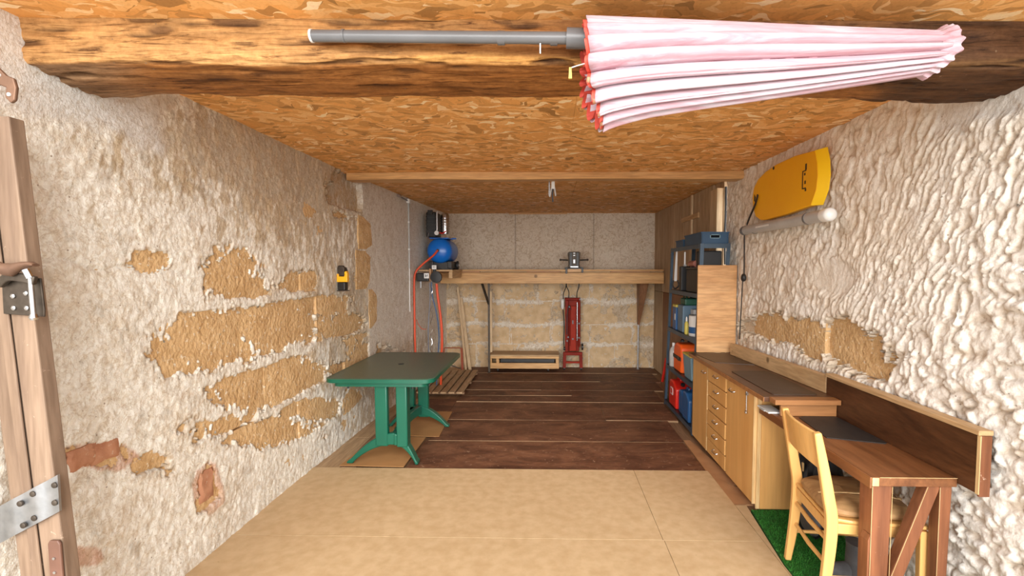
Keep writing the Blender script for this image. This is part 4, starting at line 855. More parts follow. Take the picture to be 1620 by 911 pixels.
# shelf at 0.51 m
z_ = SZ[1]+.001
bt = thing('clear_bottle', 'clear plastic bottle with white cap at the end of the steel shelf', 'bottle', (sx(1.45,z_),5.68,z_))
MB().lathe([(0.045,0),(0.048,0.01),(0.048,0.17),(0.035,0.21),(0.015,0.235)],(sx(1.455,z_),5.68,z_),(0,0,1),18).build('body','clear_plastic',bt,smooth=True); MB().lathe([(0.018,0),(0.018,0.035),(0.012,0.04)],(sx(1.455,z_),5.68,z_+.2355),(0,0,1),12).build('cap','white_plastic',bt,smooth=True)
og = thing('orange_canister', 'bright orange canister with a black strap round its middle', 'canister', (sx(1.50,z_),5.36,z_))
MB().prism([(5.24,z_),(5.55,z_),(5.555,z_+.20),(5.52,z_+.29),(5.44,z_+.315),(5.28,z_+.315),(5.235,z_+.27)],'yz',sx(1.42,z_),sx(1.62,z_)).build('body','orange',og,bevel=0.022,smooth=True,seg=3)
b = MB(); b.box(sx(1.4165,z_),sx(1.42,z_)-.0003,5.232,5.556,z_+.135,z_+.175); b.build('strap','black_rubber',og); slab('buckle', sx(1.411,z_),sx(1.416,z_),5.30,5.36,z_+.13,z_+.18,'black_metal',og,bevel=0.002)
MB().lathe([(0.022,0),(0.022,0.02),(0.010,0.03)],(sx(1.50,z_),5.48,z_+.3155),(0,0,1),14).build('cap','black_rubber',og,smooth=True)
pb = thing('lidded_tub', 'pale blue lidded tub with yellow rim on the steel shelf next to the cabinet', 'tub', (sx(1.50,z_),4.98,z_))
MB().hexa([(sx(1.43,z_),4.88,z_),(sx(1.60,z_),4.88,z_),(sx(1.60,z_),5.13,z_),(sx(1.43,z_),5.13,z_)],[(sx(1.415,z_),4.86,z_+.24),(sx(1.615,z_),4.86,z_+.24),(sx(1.615,z_),5.15,z_+.24),(sx(1.415,z_),5.15,z_+.24)]).build('body','pale_blue',pb,bevel=0.010); slab('lid', sx(1.41,z_),sx(1.62,z_),4.855,5.155,z_+.2405,z_+.258,'yellow_lid',pb,bevel=0.006)
# bottom shelf: jerrycans
z_ = SZ[0]+.001
def jerry(y0,y1,hgt,m,label,plate=False,x0=1.415,x1=1.60):
    t_ = thing('jerrycan', label, 'jerrycan', (sx((x0+x1)/2,z_),(y0+y1)/2,z_), group='jerrycans on the bottom steel shelf'); a = y1-y0
    MB().prism([(y0,z_),(y1,z_),(y1,z_+hgt*.80),(y1-a*.14,z_+hgt*.93),(y0+a*.40,z_+hgt*.93),(y0,z_+hgt*.72)],'yz',sx(x0,z_),sx(x1,z_)).build('body',m,t_,bevel=0.018,smooth=True,seg=3)
    MB().tube(spline([(sx((x0+x1)/2,z_),y0+a*.42,z_+hgt*.925),(sx((x0+x1)/2,z_),y0+a*.48,z_+hgt),(sx((x0+x1)/2,z_),y1-a*.25,z_+hgt),(sx((x0+x1)/2,z_),y1-a*.16,z_+hgt*.92)],5),0.012,8).build('handle',m,t_,smooth=True)
    MB().lathe([(0.022,0),(0.024,0.004),(0.024,0.028),(0.018,0.032)],(sx((x0+x1)/2,z_),y0+a*.2,z_+hgt*.80),(0,-0.5,1),14).build('cap','black_rubber',t_,smooth=True)
    if plate:
        p_ = slab('label_plate', sx(x0-.0035,z_),sx(x0,z_)-.0005,y0+a*.40,y0+a*.72,z_+hgt*.42,z_+hgt*.68,'white_plastic',t_)
        slab('warning_mark', sx(x0-.0045,z_),sx(x0-.0038,z_),y0+a*.45,y0+a*.67,z_+hgt*.46,z_+hgt*.64,'jerry_red',p_)
    for q in (0.25,0.5): slab('groove', sx(x0-.001,z_),sx(x0+.001,z_),y0+a*.12,y1-a*.12,z_+hgt*q*.6,z_+hgt*q*.6+.008,m,t_)
jerry(5.36,5.66,0.315,'jerry_red','red plastic jerrycan with white warning label on the bottom steel shelf',True)
jerry(5.13,5.30,0.275,'can_blue','blue jerrycan next to the red one on the bottom shelf',x0=1.43)
jerry(4.87,5.10,0.315,'can_blue','taller blue jerrycan nearest the cabinet end on the bottom shelf')

# ---------- plywood panel at the end of the worktop
tag(MB().box(1.425,1.795,4.655,4.672,0.852,1.69).build('plywood_panel','plywood',bevel=0.0015,seg=1),'upright pale plywood sheet standing on the worktop end beside blue shelving','panel')

# ---------- base cabinets
CFX = 1.405; CZ0, CZ1 = 0.05, 0.818
def cab_handle(parent, yc, zc, vertical=False):
    b = MB(); d_ = 0.048
    if vertical: pts = [(CFX-.016,yc,zc-d_),(CFX-.034,yc,zc-d_*.8),(CFX-.034,yc,zc+d_*.8),(CFX-.016,yc,zc+d_)]
    else: pts = [(CFX-.016,yc-d_,zc),(CFX-.034,yc-d_*.75,zc-.006),(CFX-.034,yc+d_*.75,zc-.006),(CFX-.016,yc+d_,zc)]
    b.tube(spline(pts,5),0.0042,8); return b.build('handle','steel',parent,smooth=True)
def carcass(t_, y0, y1, endp=False):
    slab('body', CFX+.004,1.80,y0+.002,y1-.002,CZ0,CZ1,'beech',t_,bevel=0.001,seg=1); slab('gap_shade', CFX+.0032,CFX+.0039,y0+.003,y1-.003,CZ0+.002,CZ1-.002,'board_dark',t_); slab('plinth', CFX+.05,1.78,y0+.01,y1-.01,0.021,CZ0-.0005,'panel_brown',t_)  # thin dark slab behind the fronts paints the shade in their gaps
def dr(y0,y1,z0,z1,name,t_,m='beech'):
    return MB().box(CFX-.016,CFX+.0028,y0,y1,z0,z1).build(name,m,t_,bevel=0.002,seg=1)
c1 = thing('base_cabinet','narrow beech cabinet with single door next to the steel shelving','cabinet',(1.60,4.42,0.02),group='beech cabinets under the worktop'); carcass(c1,4.215,4.64)
d_ = dr(4.225,4.636,CZ0+.006,CZ1-.004,'door',c1); cab_handle(d_,4.30,0.74); slab('edge_strip', CFX-.017,CFX+.003,4.2172,4.2235,CZ0+.006,CZ1-.004,'beech_end',c1)
c2 = thing('drawer_cabinet','beech drawer cabinet with six handled drawers between the two door cabinets','cabinet',(1.60,3.98,0.02),group='beech cabinets under the worktop'); carcass(c2,3.762,4.212)
for i in range(6):
    z0 = CZ0+.008+i*0.1265; d_ = dr(3.772,4.202,z0,z0+0.1175,'drawer',c2); cab_handle(d_,3.985,z0+0.075); d_.location.x -= (0.004 if i in (1,2,5) else 0.0)
c3 = thing('base_cabinet','wide beech cabinet with single door beside the chair','cabinet',(1.60,3.50,0.02),group='beech cabinets under the worktop'); carcass(c3,3.255,3.758)
d_ = dr(3.262,3.752,CZ0+.006,CZ1-.004,'door',c3); cab_handle(d_,3.64,0.74); slab('edge_strip', CFX-.017,CFX+.004,3.2548,3.2605,CZ0+.002,CZ1-.002,'beech_end',c3)
slab('end_panel', CFX+.03,1.80,3.236,3.2545,0.024,CZ1-.004,'beech',c3,bevel=0.001,seg=1); slab('end_post', CFX+.004,CFX+.0285,3.240,3.2545,0.024,CZ1-.004,'beech_end',c3)
bl = thing('door_bolt','steel hasp bolt hanging on the worktop edge over the cabinet door','bolt',(CFX-.02,3.36,0.75))
cyl(MB(),(CFX-.025,3.36,0.66),(CFX-.025,3.36,0.83),0.004,8).build('rod','steel',bl); MB().lathe([(0.004,-.012),(0.010,-.006),(0.010,.006),(0.004,.012)],(CFX-.026,3.36,0.655),(0,0,1),10).build('knob','steel',bl,smooth=True); slab('plate',CFX-.030,CFX-.0165,3.352,3.368,0.775,0.795,'galvanized',bl)
# worktop
wt = thing('worktop','long dark brown worktop over the beech cabinets','worktop',(1.58,3.8,0.82))
slab('top', 1.355,1.80,3.03,4.652,0.819,0.850,'counter',wt,bevel=0.003); slab('front_edge', 1.349,1.3545,3.03,4.652,0.820,0.848,'desk_light',wt)
slab('end_board', 1.385,1.782,2.945,3.0285,0.822,0.853,'desk_light',wt,bevel=0.003)
slab('end_fascia', 1.44,1.782,2.990,3.008,0.7415,0.8215,'desk_light',wt,bevel=0.002)
MB().prism([(1.375,4.64),(1.69,4.64),(1.72,4.05),(1.43,4.15)],'xy',0.8502,0.8530).build('dark_inlay','mat_brown',wt)
tag(MB().prism(rrect(1.43,1.72,3.08,3.80,0.03,5),'xy',0.8504,0.8545).build('worktop_mat','mat_brown'),'dark brown mat lying on the near part of the worktop','mat')
bb = MB().hexa([(1.705,4.55,0.851),(1.788,3.125,0.851),(1.835,3.128,0.851),(1.752,4.555,0.851)],[(1.705,4.55,0.955),(1.788,3.125,0.962),(1.835,3.128,0.962),(1.752,4.555,0.955)])
tag(bb.build('backboard_plank','pine_y',bevel=0.003,seg=1),'raw pale pine plank standing along the back of the worktop','plank')
# ---------- desk
dk = thing('desk','worn reddish brown wooden desk with diagonal brace and tall backboard','desk',(1.62,2.6,0.02))
slab('top', 1.42,1.784,2.105,3.225,0.700,0.740,'desk_red',dk,bevel=0.003); slab('corner_patch', 1.4185,1.447,2.1035,2.112,0.702,0.7385,'beech_end',dk)
slab('front_edge', 1.409,1.4185,2.105,3.225,0.690,0.7405,'desk_red',dk,bevel=0.003)
def leg_at(x0,x1,y0,y1,chunky):
    l_ = MB().hexa([(x0+.004,y0+.004,0.021),(x1-.008,y0+.004,0.021),(x1-.008,y1,0.021),(x0+.004,y1,0.021)],[(x0,y0,0.6995),(x1,y0,0.6995),(x1,y1,0.6995),(x0,y1,0.6995)]).build('leg','desk_red_z',dk,bevel=0.004)
    if chunky: MB().prism([(x0-.0105,0.021),(x0-.0105,0.44),(x0-.0005,0.47),(x0-.0005,0.021)],'xz',y0+.002,y0+.055).build('leg_cleat','desk_red_z',l_,bevel=0.002)
    return l_
leg_at(1.434,1.520,2.125,2.215,True); leg_at(1.728,1.780,2.125,2.185,False); leg_at(1.734,1.78,3.13,3.19,False)
MB().bar((1.705,2.155,0.698),(1.495,2.155,0.10),0.055,0.055,(0,1,0)).build('brace','desk_red_z',dk,bevel=0.003)
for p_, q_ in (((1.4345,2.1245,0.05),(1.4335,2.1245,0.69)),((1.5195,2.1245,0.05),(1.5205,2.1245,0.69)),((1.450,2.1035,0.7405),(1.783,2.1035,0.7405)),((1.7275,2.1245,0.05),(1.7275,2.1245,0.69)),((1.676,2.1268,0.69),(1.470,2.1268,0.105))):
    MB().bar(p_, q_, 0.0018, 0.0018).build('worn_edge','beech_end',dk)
slab('rear_rail', 1.74,1.78,2.19,3.12,0.62,0.698,'desk_red',dk)
bd = slab('backboard', 1.786,1.832,2.015,3.115,0.715,0.962,'board_dark',dk,bevel=0.003); slab('cap_rail', 1.778,1.838,2.005,3.118,0.9625,0.984,'pine_y',bd,bevel=0.003); slab('end_block', 1.788,1.832,2.003,2.0145,0.705,0.9615,'desk_red_z',bd,bevel=0.002); slab('end_strip',1.7835,1.7875,2.003,2.018,0.715,0.9615,'beech_end',bd)
tag(MB().prism([(1.50,2.60),(1.535,2.955),(1.57,2.98),(1.762,2.975),(1.774,2.95),(1.774,2.53),(1.755,2.515)],'xy',0.7408,0.7445).build('desk_mat','mat_black',bevel=0.001,seg=1),'black desk mat lying on the reddish brown desk','mat')
ty = thing('desk_tray','flat white tray tucked in the gap between worktop and desk','tray',(1.44,3.08,0.7405))
slab('tray', 1.385,1.475,3.035,3.20,0.7415,0.752,'white_plastic',ty,bevel=0.003); slab('grip', 1.376,1.3845,3.08,3.15,0.744,0.750,'grey_pale',ty)

# ---------- chair
ca, sa = math.cos(R(-6.5)), math.sin(R(-6.5))
ch = thing('dining_chair','honey beech dining chair pushed under the desk with tied cushion','chair',(1.352,2.465,0.0215),R(-6.5))
HW = 0.205
for s_ in (1,-1):
    y_ = s_*HW
    P = spline([(-.030,y_,0.0),(-.002,y_,0.22),(.010,y_,0.43),(-.008,y_,0.56),(-.038,y_,0.72),(-.066,y_,0.862)],6); n_ = len(P)
    wid = [0.032+0.020*math.sin(math.pi*min(1,max(0,(p.z-0.02)/0.84)))**0.8 for p in P]
    MB().path_bar(P, 0.034, wid, (1,0,0)).build('back_leg','chair_wood',ch,bevel=0.006,smooth=True,local=True)
    MB().hexa([(.392,y_-.016,0),(.424,y_-.016,0),(.424,y_+.016,0),(.392,y_+.016,0)],[(.385,y_-.019,.425),(.423,y_-.019,.425),(.423,y_+.019,.425),(.385,y_+.019,.425)]).build('front_leg','chair_wood',ch,bevel=0.004,local=True)
    MB().box(.026,.384,y_-.011,y_+.011,.385,.432).build('side_rail','chair_wood',ch,bevel=0.003,local=True)
    MB().tube([(.012,y_,0.165),(.20,y_,0.17),(.400,y_,0.165)],[0.009,0.0115,0.009],10).build('side_stretcher','chair_wood',ch,smooth=True,local=True)
for z_, r_ in ((0.335,0.0125),(0.215,0.0115)): MB().tube([(.004,-HW+.012,z_),(-.004,0,z_),(.004,HW-.012,z_)],[r_*.8,r_,r_*.8],10).build('rear_stretcher','chair_wood',ch,smooth=True,local=True)
MB().box(.388,.42,-HW+.02,HW-.02,.385,.432).build('front_rail','chair_wood',ch,bevel=0.003,local=True); MB().box(-.002,.022,-HW+.016,HW-.016,.375,.425).build('rear_rail','chair_wood',ch,bevel=0.003,local=True)
rg = []                                             # curved back panel
for k in range(13):
    t = -1+2*k/12; y_ = t*(HW-.013); bow = -0.032*(1-t*t); top_ = 0.855+0.008*(1-t*t); bot = 0.675+0.020*(1-t*t)
    rg.append([(-.030+bow-.009,y_,bot),(-.030+bow+.009,y_,bot),(-.060+bow+.009,y_,top_),(-.060+bow-.009,y_,top_)])
MB().loft(rg).build('backrest','chair_wood',ch,bevel=0.004,smooth=True,local=True)
seat = MB().prism([(-.004,-.188),(.10,-.216),(.430,-.222),(.430,.222),(.10,.216),(-.004,.188)],'xy',.4325,.450).build('seat','chair_wood',ch,bevel=0.006,local=True)
rg = []                                             # soft cushion lying on the seat
for (s_, z_) in ((0.80,.4508),(0.97,.458),(1.0,.470),(0.985,.486),(0.90,.500),(0.65,.507),(0.25,.509)):
    ring = []
    for k in range(40):
        a = 2*math.pi*k/40; c_, q_ = math.cos(a), math.sin(a); e_ = 0.42
        ring.append((.20+.205*s_*abs(c_)**e_*(1 if c_>0 else -1), .200*s_*abs(q_)**e_*(1 if q_>0 else -1), z_+0.004*math.sin(5*a)*(z_>.46)))
    rg.append(ring)
cu = thing('seat_cushion','brown wood-patterned cushion tied with pale tape on the dining chair','cushion',(1.352,2.465,0.0215),R(-6.5))
MB().loft(rg).build('pad','cushion',cu,smooth=True,local=True)
MB().path_bar(spline([(.02,-.03,.500),(.15,-.045,.5125),(.30,-.05,.5125),(.395,-.055,.495)],5),0.012,0.003,(0,0,1)).build('tape','beech_end',cu,local=True)
MB().lathe([(0.004,0),(0.012,0.004),(0.004,0.008)],(.385,-.055,.498),(0,0,1),8).build('button','beech_end',cu,local=True)

# ---------- things under the desk
bgp = thing('backpack','black backpack with straps slumped on the turf under the desk','backpack',(1.64,2.86,0.03))
def blob(c, r, seed, amp=0.14, n=20, flatz=None):
    b = MB(); rg_ = []
    rr_ = random.Random(seed); ph = [rr_.uniform(0,6) for _ in range(6)]
    for i in range(n//2+1):
        v = math.pi*i/(n//2); ring = []
        for k in range(n):
            u = 2*math.pi*k/n; d = 1+amp*math.sin(3*u+ph[0])*math.sin(v*2+ph[1])+amp*.6*math.sin(5*u+ph[2]+3*v)
            z__ = c[2]-r[2]*math.cos(v)*d
            ring.append((c[0]+r[0]*max(math.sin(v),.02)*math.cos(u)*d, c[1]+r[1]*max(math.sin(v),.02)*math.sin(u)*d, max(z__, flatz) if flatz is not None else z__))
        rg_.append(ring)
    return b.loft(rg_)
blob((1.62,2.90,0.315),(0.13,0.15,0.285),5,0.10,24,0.040).build('main_bag','black_rubber',bgp,smooth=True); blob((1.535,2.78,0.24),(0.06,0.10,0.13),8,0.10,18).build('front_pocket','cloth_grey',bgp,smooth=True)
for dy in (-.06,.05): MB().path_bar(spline([(1.56,2.84+dy,0.60),(1.50,2.80+dy,0.52),(1.485,2.78+dy,0.38),(1.53,2.77+dy,0.20)],5),0.03,0.006,(0,1,0)).build('strap','black_metal',bgp)
slab('buckle',1.478,1.492,2.70,2.735,0.40,0.43,'grey_pale',bgp); slab('name_patch',1.50,1.507,2.83,2.89,0.46,0.51,'beech_end',bgp)
bag2 = thing('work_boot','dark grey ankle boot standing on the turf below the chair seat','boot',(1.60,2.50,0.03))
MB().loft([[(1.60+(dx)*s_, 2.46+dy*s_*1.0+oy, z_) for dx,dy in [(math.cos(2*math.pi*k/16)*.045, math.sin(2*math.pi*k/16)*.055) for k in range(16)]] for (z_,s_,oy) in ((0.055,1.15,.01),(0.09,1.12,.01),(0.14,1.0,.02),(0.20,.95,.02),(0.235,1.02,.02))]).build('shaft','cloth_grey',bag2,smooth=True)
MB().loft([[(1.60-.045+x_, 2.48+math.cos(2*math.pi*k/14)*.042*s_, 0.085+math.sin(2*math.pi*k/14)*.042*s_) for k in range(14)] for (x_,s_) in ((.06,1.05),(0.0,1.0),(-.05,.92),(-.09,.75),(-.105,.35))]).build('toe','cloth_grey',bag2,smooth=True); slab('sole',1.452,1.655,2.425,2.535,0.041,0.055,'black_rubber',bag2,bevel=0.006)
# ---------- green turf mat
tf = thing('turf_mat','bright green artificial turf mat on the floor under desk and chair','mat',(1.58,2.6,0.0))
MB().prism([(1.302,1.55),(1.305,2.62),(1.374,3.232),(1.79,3.232),(1.83,1.55)],'xy',0.001,0.021).build('backing','turf_base',tf)
rng = np.random.default_rng(4); nb = 26000
bx = rng.uniform(1.305,1.82,nb); by = rng.uniform(1.56,3.225,nb); ok = bx > np.where(by>2.62, 1.308+(by-2.62)*0.113, 1.307); bx, by = bx[ok], by[ok]; nb = len(bx)
an = rng.uniform(0,6.28,nb); hh = rng.uniform(0.006,0.013,nb); lx, ly = rng.normal(0,.005,nb), rng.normal(0,.005,nb); w_ = 0.0022
V = np.stack([np.stack([bx-w_*np.cos(an),by-w_*np.sin(an),np.full(nb,.021)],-1),np.stack([bx+w_*np.cos(an),by+w_*np.sin(an),np.full(nb,.021)],-1),np.stack([bx+lx,by+ly,.021+hh],-1)],1).reshape(-1,3) - np.array([1.58,2.6,0.0])
me = bpy.data.meshes.new('turf_pile'); me.vertices.add(nb*3); me.vertices.foreach_set('co',V.reshape(-1).astype(np.float32)); me.loops.add(nb*3); me.loops.foreach_set('vertex_index',np.arange(nb*3,dtype=np.int32)); me.polygons.add(nb); me.polygons.foreach_set('loop_start',np.arange(0,nb*3,3,dtype=np.int32)); me.update(calc_edges=True)
me.materials.append(M['turf_blade']); o = bpy.data.objects.new('turf_pile',me); COL.objects.link(o); o.parent = tf; o['kind'] = 'stuff'

# ---------- yellow bodyboard, tube lamp, cable
bo = thing('bodyboard','bright yellow foam bodyboard hung on the rough right wall','bodyboard',(1.79,3.7,2.06))
XO, XI = 1.760, 1.808                                # face towards the room, face towards the wall
outl = [(3.285,2.436),(3.55,2.462),(3.83,2.462),(4.02,2.442),(4.16,2.405),(4.24,2.345),(4.262,2.27),(4.245,2.18),(4.19,2.10),(4.09,2.058),(4.00,2.050),(3.65,2.058),(3.315,2.078),(3.255,2.17),(3.240,2.26),(3.252,2.35)]
oc = [(y,z) for y,z in outl]
dkk = MB().prism(oc,'yz',XO,XI).build('deck','yellow_foam',bo,bevel=0.006,smooth=True)
te = [(3.285,2.436),(3.252,2.35),(3.240,2.26),(3.255,2.17),(3.315,2.078)]; te2 = [(y-.062,z+(0.006 if i<2 else -.004)) for i,(y,z) in enumerate(te)]
b = MB(); b.loft([[(XO+.001,y,z) for y,z in te],[(XI-.004,y,z) for y,z in te2],[(XI,y,z) for y,z in te2],[(XI,y,z) for y,z in te]],closed=False,cap=False)
b.add([(XO+.001,*te[0]),(XI-.004,*te2[0]),(XI,*te2[0]),(XI,*te[0]),(XO+.001,*te[-1]),(XI-.004,*te2[-1]),(XI,*te2[-1]),(XI,*te[-1])],[(0,1,2,3),(7,6,5,4)]); b.build('tail','yellow_edge',bo,smooth=True)
def logo(y0,y1,z0,z1,n='logo_stroke'): return slab(n,XO-.0012,XO-.0002,y0,y1,z0,z1,'iron_dark',bo)
logo(3.425,3.437,2.205,2.330); logo(3.385,3.425,2.322,2.330); logo(3.385,3.425,2.203,2.211); logo(3.380,3.400,2.330,2.372); logo(3.388,3.405,2.235,2.258); logo(3.395,3.412,2.295,2.312); logo(3.380,3.398,2.185,2.203)
MB().lathe([(0.008,0),(0.014,0.003),(0.010,0.006)],(XO-.006,3.87,2.44),(1,0,0),10).build('leash_plug','black_rubber',bo); MB().prism([(4.19,2.262),(4.215,2.290),(4.222,2.235),(4.20,2.225)],'yz',XO-.002,XO-.0003).build('badge','iron_dark',bo)
MB().path_bar(spline([(XO-.010,4.13,2.275),(XO-.012,4.17,2.20),(XO-.012,4.27,2.11),(XO-.006,4.35,2.045)],5),0.022,0.005,(1,0,0)).build('leash_strap','black_rubber',bo)
tl = thing('tube_lamp','grey plastic tube lamp with white end cap under the yellow bodyboard','lamp',(1.77,3.74,2.0))
MB().tube([(1.765,4.42,1.998),(1.772,3.12,1.996)],0.040,20).build('tube','grey_pale',tl,smooth=True); MB().lathe([(0.042,0.06),(0.044,0.0),(0.041,-0.014),(0.027,-0.026),(0.004,-0.031)],(1.772,3.115,1.996),(0,1,0),20).build('end_cap','white_plastic',tl,smooth=True)
MB().lathe([(0.042,0.0),(0.042,0.05)],(1.7655,4.385,1.998),(0,1,0),20).build('end_cap','grey_tube',tl,smooth=True); slab('label_strip',1.7245,1.7262,3.86,4.10,1.992,2.006,'white_plastic',tl)
for y_ in (3.35,4.2): MB().lathe([(0.0422,0),(0.0422,0.02)],(1.770,y_,1.997),(0,1,0),20).build('clip','grey_tube',tl,smooth=True)
slab('wall_bracket',1.808,1.845,3.345,3.375,1.985,2.01,'grey_tube',tl); slab('wall_bracket',1.808,1.845,4.195,4.225,1.985,2.01,'grey_tube',tl)
pc_ = thing('power_cable','black power cable with plug hanging from the tube lamp','cable',(1.78,4.44,1.55))
MB().tube(spline([(1.766,4.425,1.99),(1.775,4.45,1.93),(1.778,4.45,1.75),(1.775,4.44,1.60)],6),0.006,8).build('wire','black_rubber',pc_,smooth=True)
blob((1.772,4.44,1.575),(0.024,0.028,0.035),3,0.08,14).build('plug','black_rubber',pc_,smooth=True); MB().tube(spline([(1.776,4.47,1.545),(1.78,4.50,1.3),(1.782,4.53,1.0)],5),0.005,8).build('wire','black_rubber',pc_,smooth=True)

hose('hanging_cable','black cable running down the gap beside the pale timber post',[(1.805,5.02,CEIL-.08),(1.807,5.02,2.2),(1.805,5.025,1.98),(1.812,5.02,1.7)],0.012,'black_rubber','cable')

# ---------- left wall fittings
wb = thing('hand_tool','grey and yellow hand tool hanging on a nail on the left wall','tool',(-1.87,4.40,1.55))
xw = -1.925
MB().prism([(4.39,1.47),(4.46,1.47),(4.475,1.60),(4.465,1.66),(4.44,1.672),(4.405,1.665),(4.39,1.60)],'yz',xw-.005,xw+.055).build('housing','black_metal',wb,bevel=0.010,smooth=True)
MB().prism([(xw+.002,1.535),(xw+.098,1.535),(xw+.100,1.61),(xw+.092,1.635),(xw+.078,1.632),(xw+.070,1.585),(xw+.022,1.585),(xw+.018,1.61),(xw+.002,1.61)],'xz',4.345,4.389).build('yellow_guard','yellow_foam',wb,bevel=0.004)
MB().prism([(xw+.026,1.588),(xw+.066,1.588),(xw+.072,1.66),(xw+.058,1.685),(xw+.016,1.685),(xw+.006,1.66),(xw+.006,1.615),(xw+.020,1.612)],'xz',4.350,4.385).build('grip','iron_dark',wb,bevel=0.006,smooth=True)
slab('base_block',xw+.008,xw+.075,4.345,4.42,1.46,1.532,'black_metal',wb,bevel=0.006); MB().lathe([(0.009,0),(0.009,0.012)],(xw+.085,4.338,1.618),(0,1,0),10).build('knob','yellow_edge',wb,smooth=True)
slab('foot_plate',xw+.0,xw+.095,4.35,4.41,1.452,1.459,'iron_dark',wb)
cd = thing('conduit','grey electrical conduit running down the smooth left wall from a junction box','conduit',(-1.83,6.25,1.66))
xc = float(left_x0(np.array(6.2)))+.032
cyl(MB(),(xc,6.26,1.66),(xc,6.26,2.50),0.010,10).build('pipe','grey_pale',cd,smooth=True)
for z_ in (1.9,2.25): slab('clip',xc-.014,xc+.012,6.248,6.272,z_,z_+.02,'white_plastic',cd)
slab('junction_box',xc-.018,xc+.025,6.21,6.30,2.50,2.555,'white_plastic',cd,bevel=0.006); MB().tube([(xc,6.20,2.53),(xc-.01,5.90,2.54)],0.009,8).build('side_pipe','grey_tube',cd,smooth=True); slab('lamp_clip',xc-.02,xc+.02,5.84,5.90,2.525,2.555,'steel',cd,bevel=0.004)
cyl(MB(),(xc,6.255,1.10),(xc,6.26,1.659),0.006,8).build('thin_wire','white_plastic',cd,smooth=True)
tag(MB().box(-1.40,0.02,4.80,4.815,CEIL-.018,CEIL-.001).build('cable_duct','white_plastic',bevel=0.002,seg=1),'thin white cable duct on the ceiling behind the pine rafter','cable duct')
tag(MB().box(-0.65,0.30,7.94,7.96,CEIL-.022,CEIL-.001).build('ceiling_batten','pine'),'thin pale batten on the ceiling at the top of the back wall','batten')
cl = thing('spring_clamp','steel spring clamp with black strap hanging below the pine rafter','clamp',(0.04,4.9,2.4))
slab('head',0.026,0.060,4.89,4.92,2.455,2.568,'white_plastic',cl,bevel=0.004); MB().bar((0.028,4.905,2.47),(0.010,4.905,2.375),0.012,0.016).build('jaw','grey_pale',cl,bevel=0.003); MB().bar((0.056,4.905,2.47),(0.070,4.905,2.385),0.012,0.016).build('jaw','grey_pale',cl,bevel=0.003)
MB().bar((0.006,4.915,2.54),(0.004,4.915,2.39),0.010,0.012).build('rod','galvanized',cl); MB().path_bar(spline([(0.045,4.90,2.46),(0.036,4.90,2.40),(0.042,4.90,2.325)],5),0.014,0.006,(0,1,0)).build('strap','black_rubber',cl)

# ---------- old door leaf at the entrance (leans towards the room)
LK = (1.685-1.80)/1.57
def dx(z): return -(0.073*(z-0.58))
dr_ = thing('old_door_leaf','weathered brown wooden door stile with iron latch and galvanized strap','door leaf',(-1.77,1.62,0.02))
def lboard(xa, xb, y0, y1, z0, z1, m, name='board', parent=dr_, bev=0.004):
    return MB().hexa([(xa+dx(z0),y0,z0),(xb+dx(z0),y0,z0),(xb+dx(z0),y1,z0),(xa+dx(z0),y1,z0)],[(xa+dx(z1),y0,z1),(xb+dx(z1),y0,z1),(xb+dx(z1),y1,z1),(xa+dx(z1),y1,z1)]).build(name,m,parent,bevel=bev)
lboard(-1.765,-1.685,1.60,1.65,0.021,2.16,'door_old'); lboard(-1.858,-1.768,1.605,1.648,0.021,2.14,'door_old')
lboard(-1.800,-1.765,1.592,1.5995,0.021,2.10,'door_old','cover_strip')
# galvanized strap
b = MB(); rg = []
for k in range(13):
    t = k/12; x_ = -1.91+0.235*t; zc_ = 0.765+0.125*t; wv = 0.004*math.sin(t*17)
    rg.append([(x_,1.582+wv,zc_-.068),(x_,1.590+wv,zc_-.068),(x_,1.590+wv,zc_+.060),(x_,1.582+wv,zc_+.060)])
b.loft(rg); sp_ = b.build('hinge_strap','galvanized',dr_,smooth=True)
for (t,dz) in ((0.42,.03),(0.62,-.045),(0.95,.03),(0.94,-.03),(0.62,.04),(0.45,-.05)): MB().lathe([(0.010,0),(0.010,-0.006),(0.005,-0.008)],(-1.91+0.235*t,1.581,0.765+0.125*t+dz),(0,1,0),10).build('rivet','iron_dark',sp_,smooth=True)
# brown foot plate
b = MB(); b.prism([(-1.728,0.32),(-1.680,0.32),(-1.690,0.70),(-1.697,0.712),(-1.728,0.712),(-1.735,0.70)],'xz',1.588,1.598); pl = b.build('foot_plate','brown_paint',dr_,bevel=0.004)
for z_ in (0.65,0.60): MB().lathe([(0.005,0),(0.005,-.004)],(-1.712,1.588,z_),(0,1,0),8).build('screw','steel',pl)
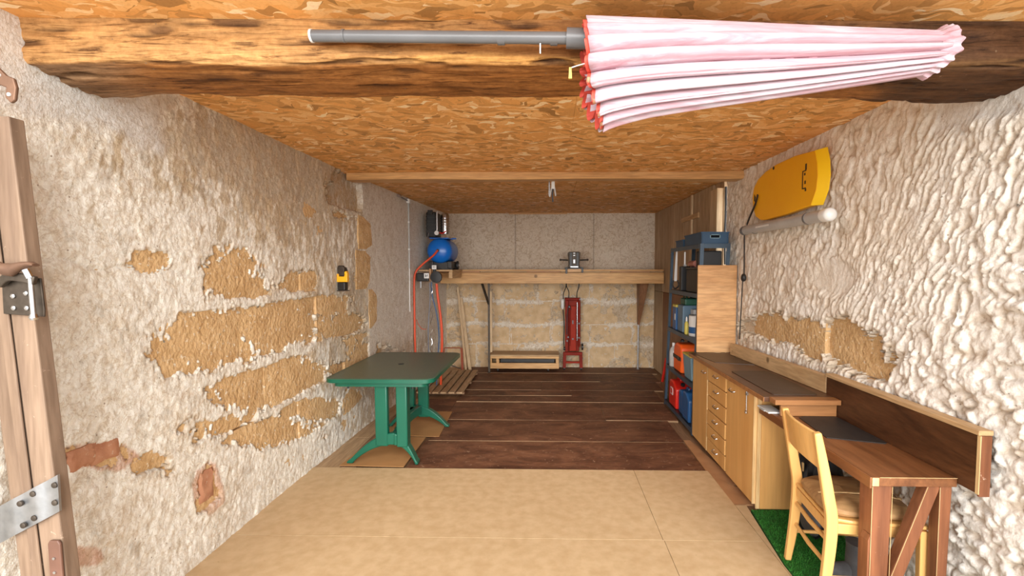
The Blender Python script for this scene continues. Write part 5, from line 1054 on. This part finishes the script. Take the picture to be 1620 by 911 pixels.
# latch
lt = MB().prism([(-1.84,1.50),(-1.700,1.49),(-1.698,1.515),(-1.705,1.62),(-1.84,1.63)],'xz',1.585,1.591).build('latch_plate','iron_dark',dr_,bevel=0.002)
MB().path_bar(spline([(-1.83,1.572,1.60),(-1.79,1.565,1.625),(-1.74,1.562,1.622),(-1.70,1.565,1.612)],5),0.016,0.028,(0,0,1)).build('latch_arm','iron_dark',lt,smooth=True,bevel=0.003)
b = MB(); rg = []
for (x_,z_,w__,hh_) in ((-1.835,1.680,.030,.010),(-1.815,1.672,.034,.022),(-1.785,1.650,.030,.040),(-1.755,1.648,.028,.044),(-1.725,1.662,.030,.026),(-1.690,1.668,.034,.016),(-1.675,1.664,.026,.010)):
    rg.append([(x_,1.545+w__*.5*math.cos(2*math.pi*k/12),z_+hh_*.5*math.sin(2*math.pi*k/12)) for k in range(12)])
b.loft(rg); b.build('latch_handle','rust',lt,smooth=True)
cyl(MB(),(-1.708,1.560,1.492),(-1.712,1.560,1.62),0.0075,10).build('latch_rod','steel',lt,smooth=True); MB().lathe([(0.009,0),(0.013,0.008),(0.009,0.02)],(-1.708,1.560,1.482),(0,0,1),10).build('rod_knob','steel',lt,smooth=True); cyl(MB(),(-1.713,1.560,1.621),(-1.722,1.555,1.65),0.010,8).build('pivot','steel',lt)
for (x_,z_) in ((-1.755,1.57),(-1.755,1.52),(-1.80,1.52),(-1.80,1.56)): MB().lathe([(0.008,0),(0.008,-.004),(0.004,-.007)],(x_,1.584,z_),(0,1,0),10).build('rivet','steel',lt,smooth=True)
# hook bracket at the top
b = MB().prism([(-1.89,2.355),(-1.845,2.33),(-1.80,2.285),(-1.775,2.275),(-1.768,2.245),(-1.775,2.205),(-1.790,2.195),(-1.808,2.215),(-1.802,2.245),(-1.825,2.255),(-1.86,2.25),(-1.89,2.26)],'xz',1.578,1.590); b.v = [(x+.022,y,z) for x,y,z in b.v]; hk = b.build('hook_bracket','rust',dr_,bevel=0.004)
for (x_,z_) in ((-1.79,2.222),(-1.82,2.285),(-1.85,2.29)): MB().lathe([(0.006,0),(0.006,-.004)],(x_+.022,1.578,z_),(0,1,0),8).build('screw','white_plastic',hk)
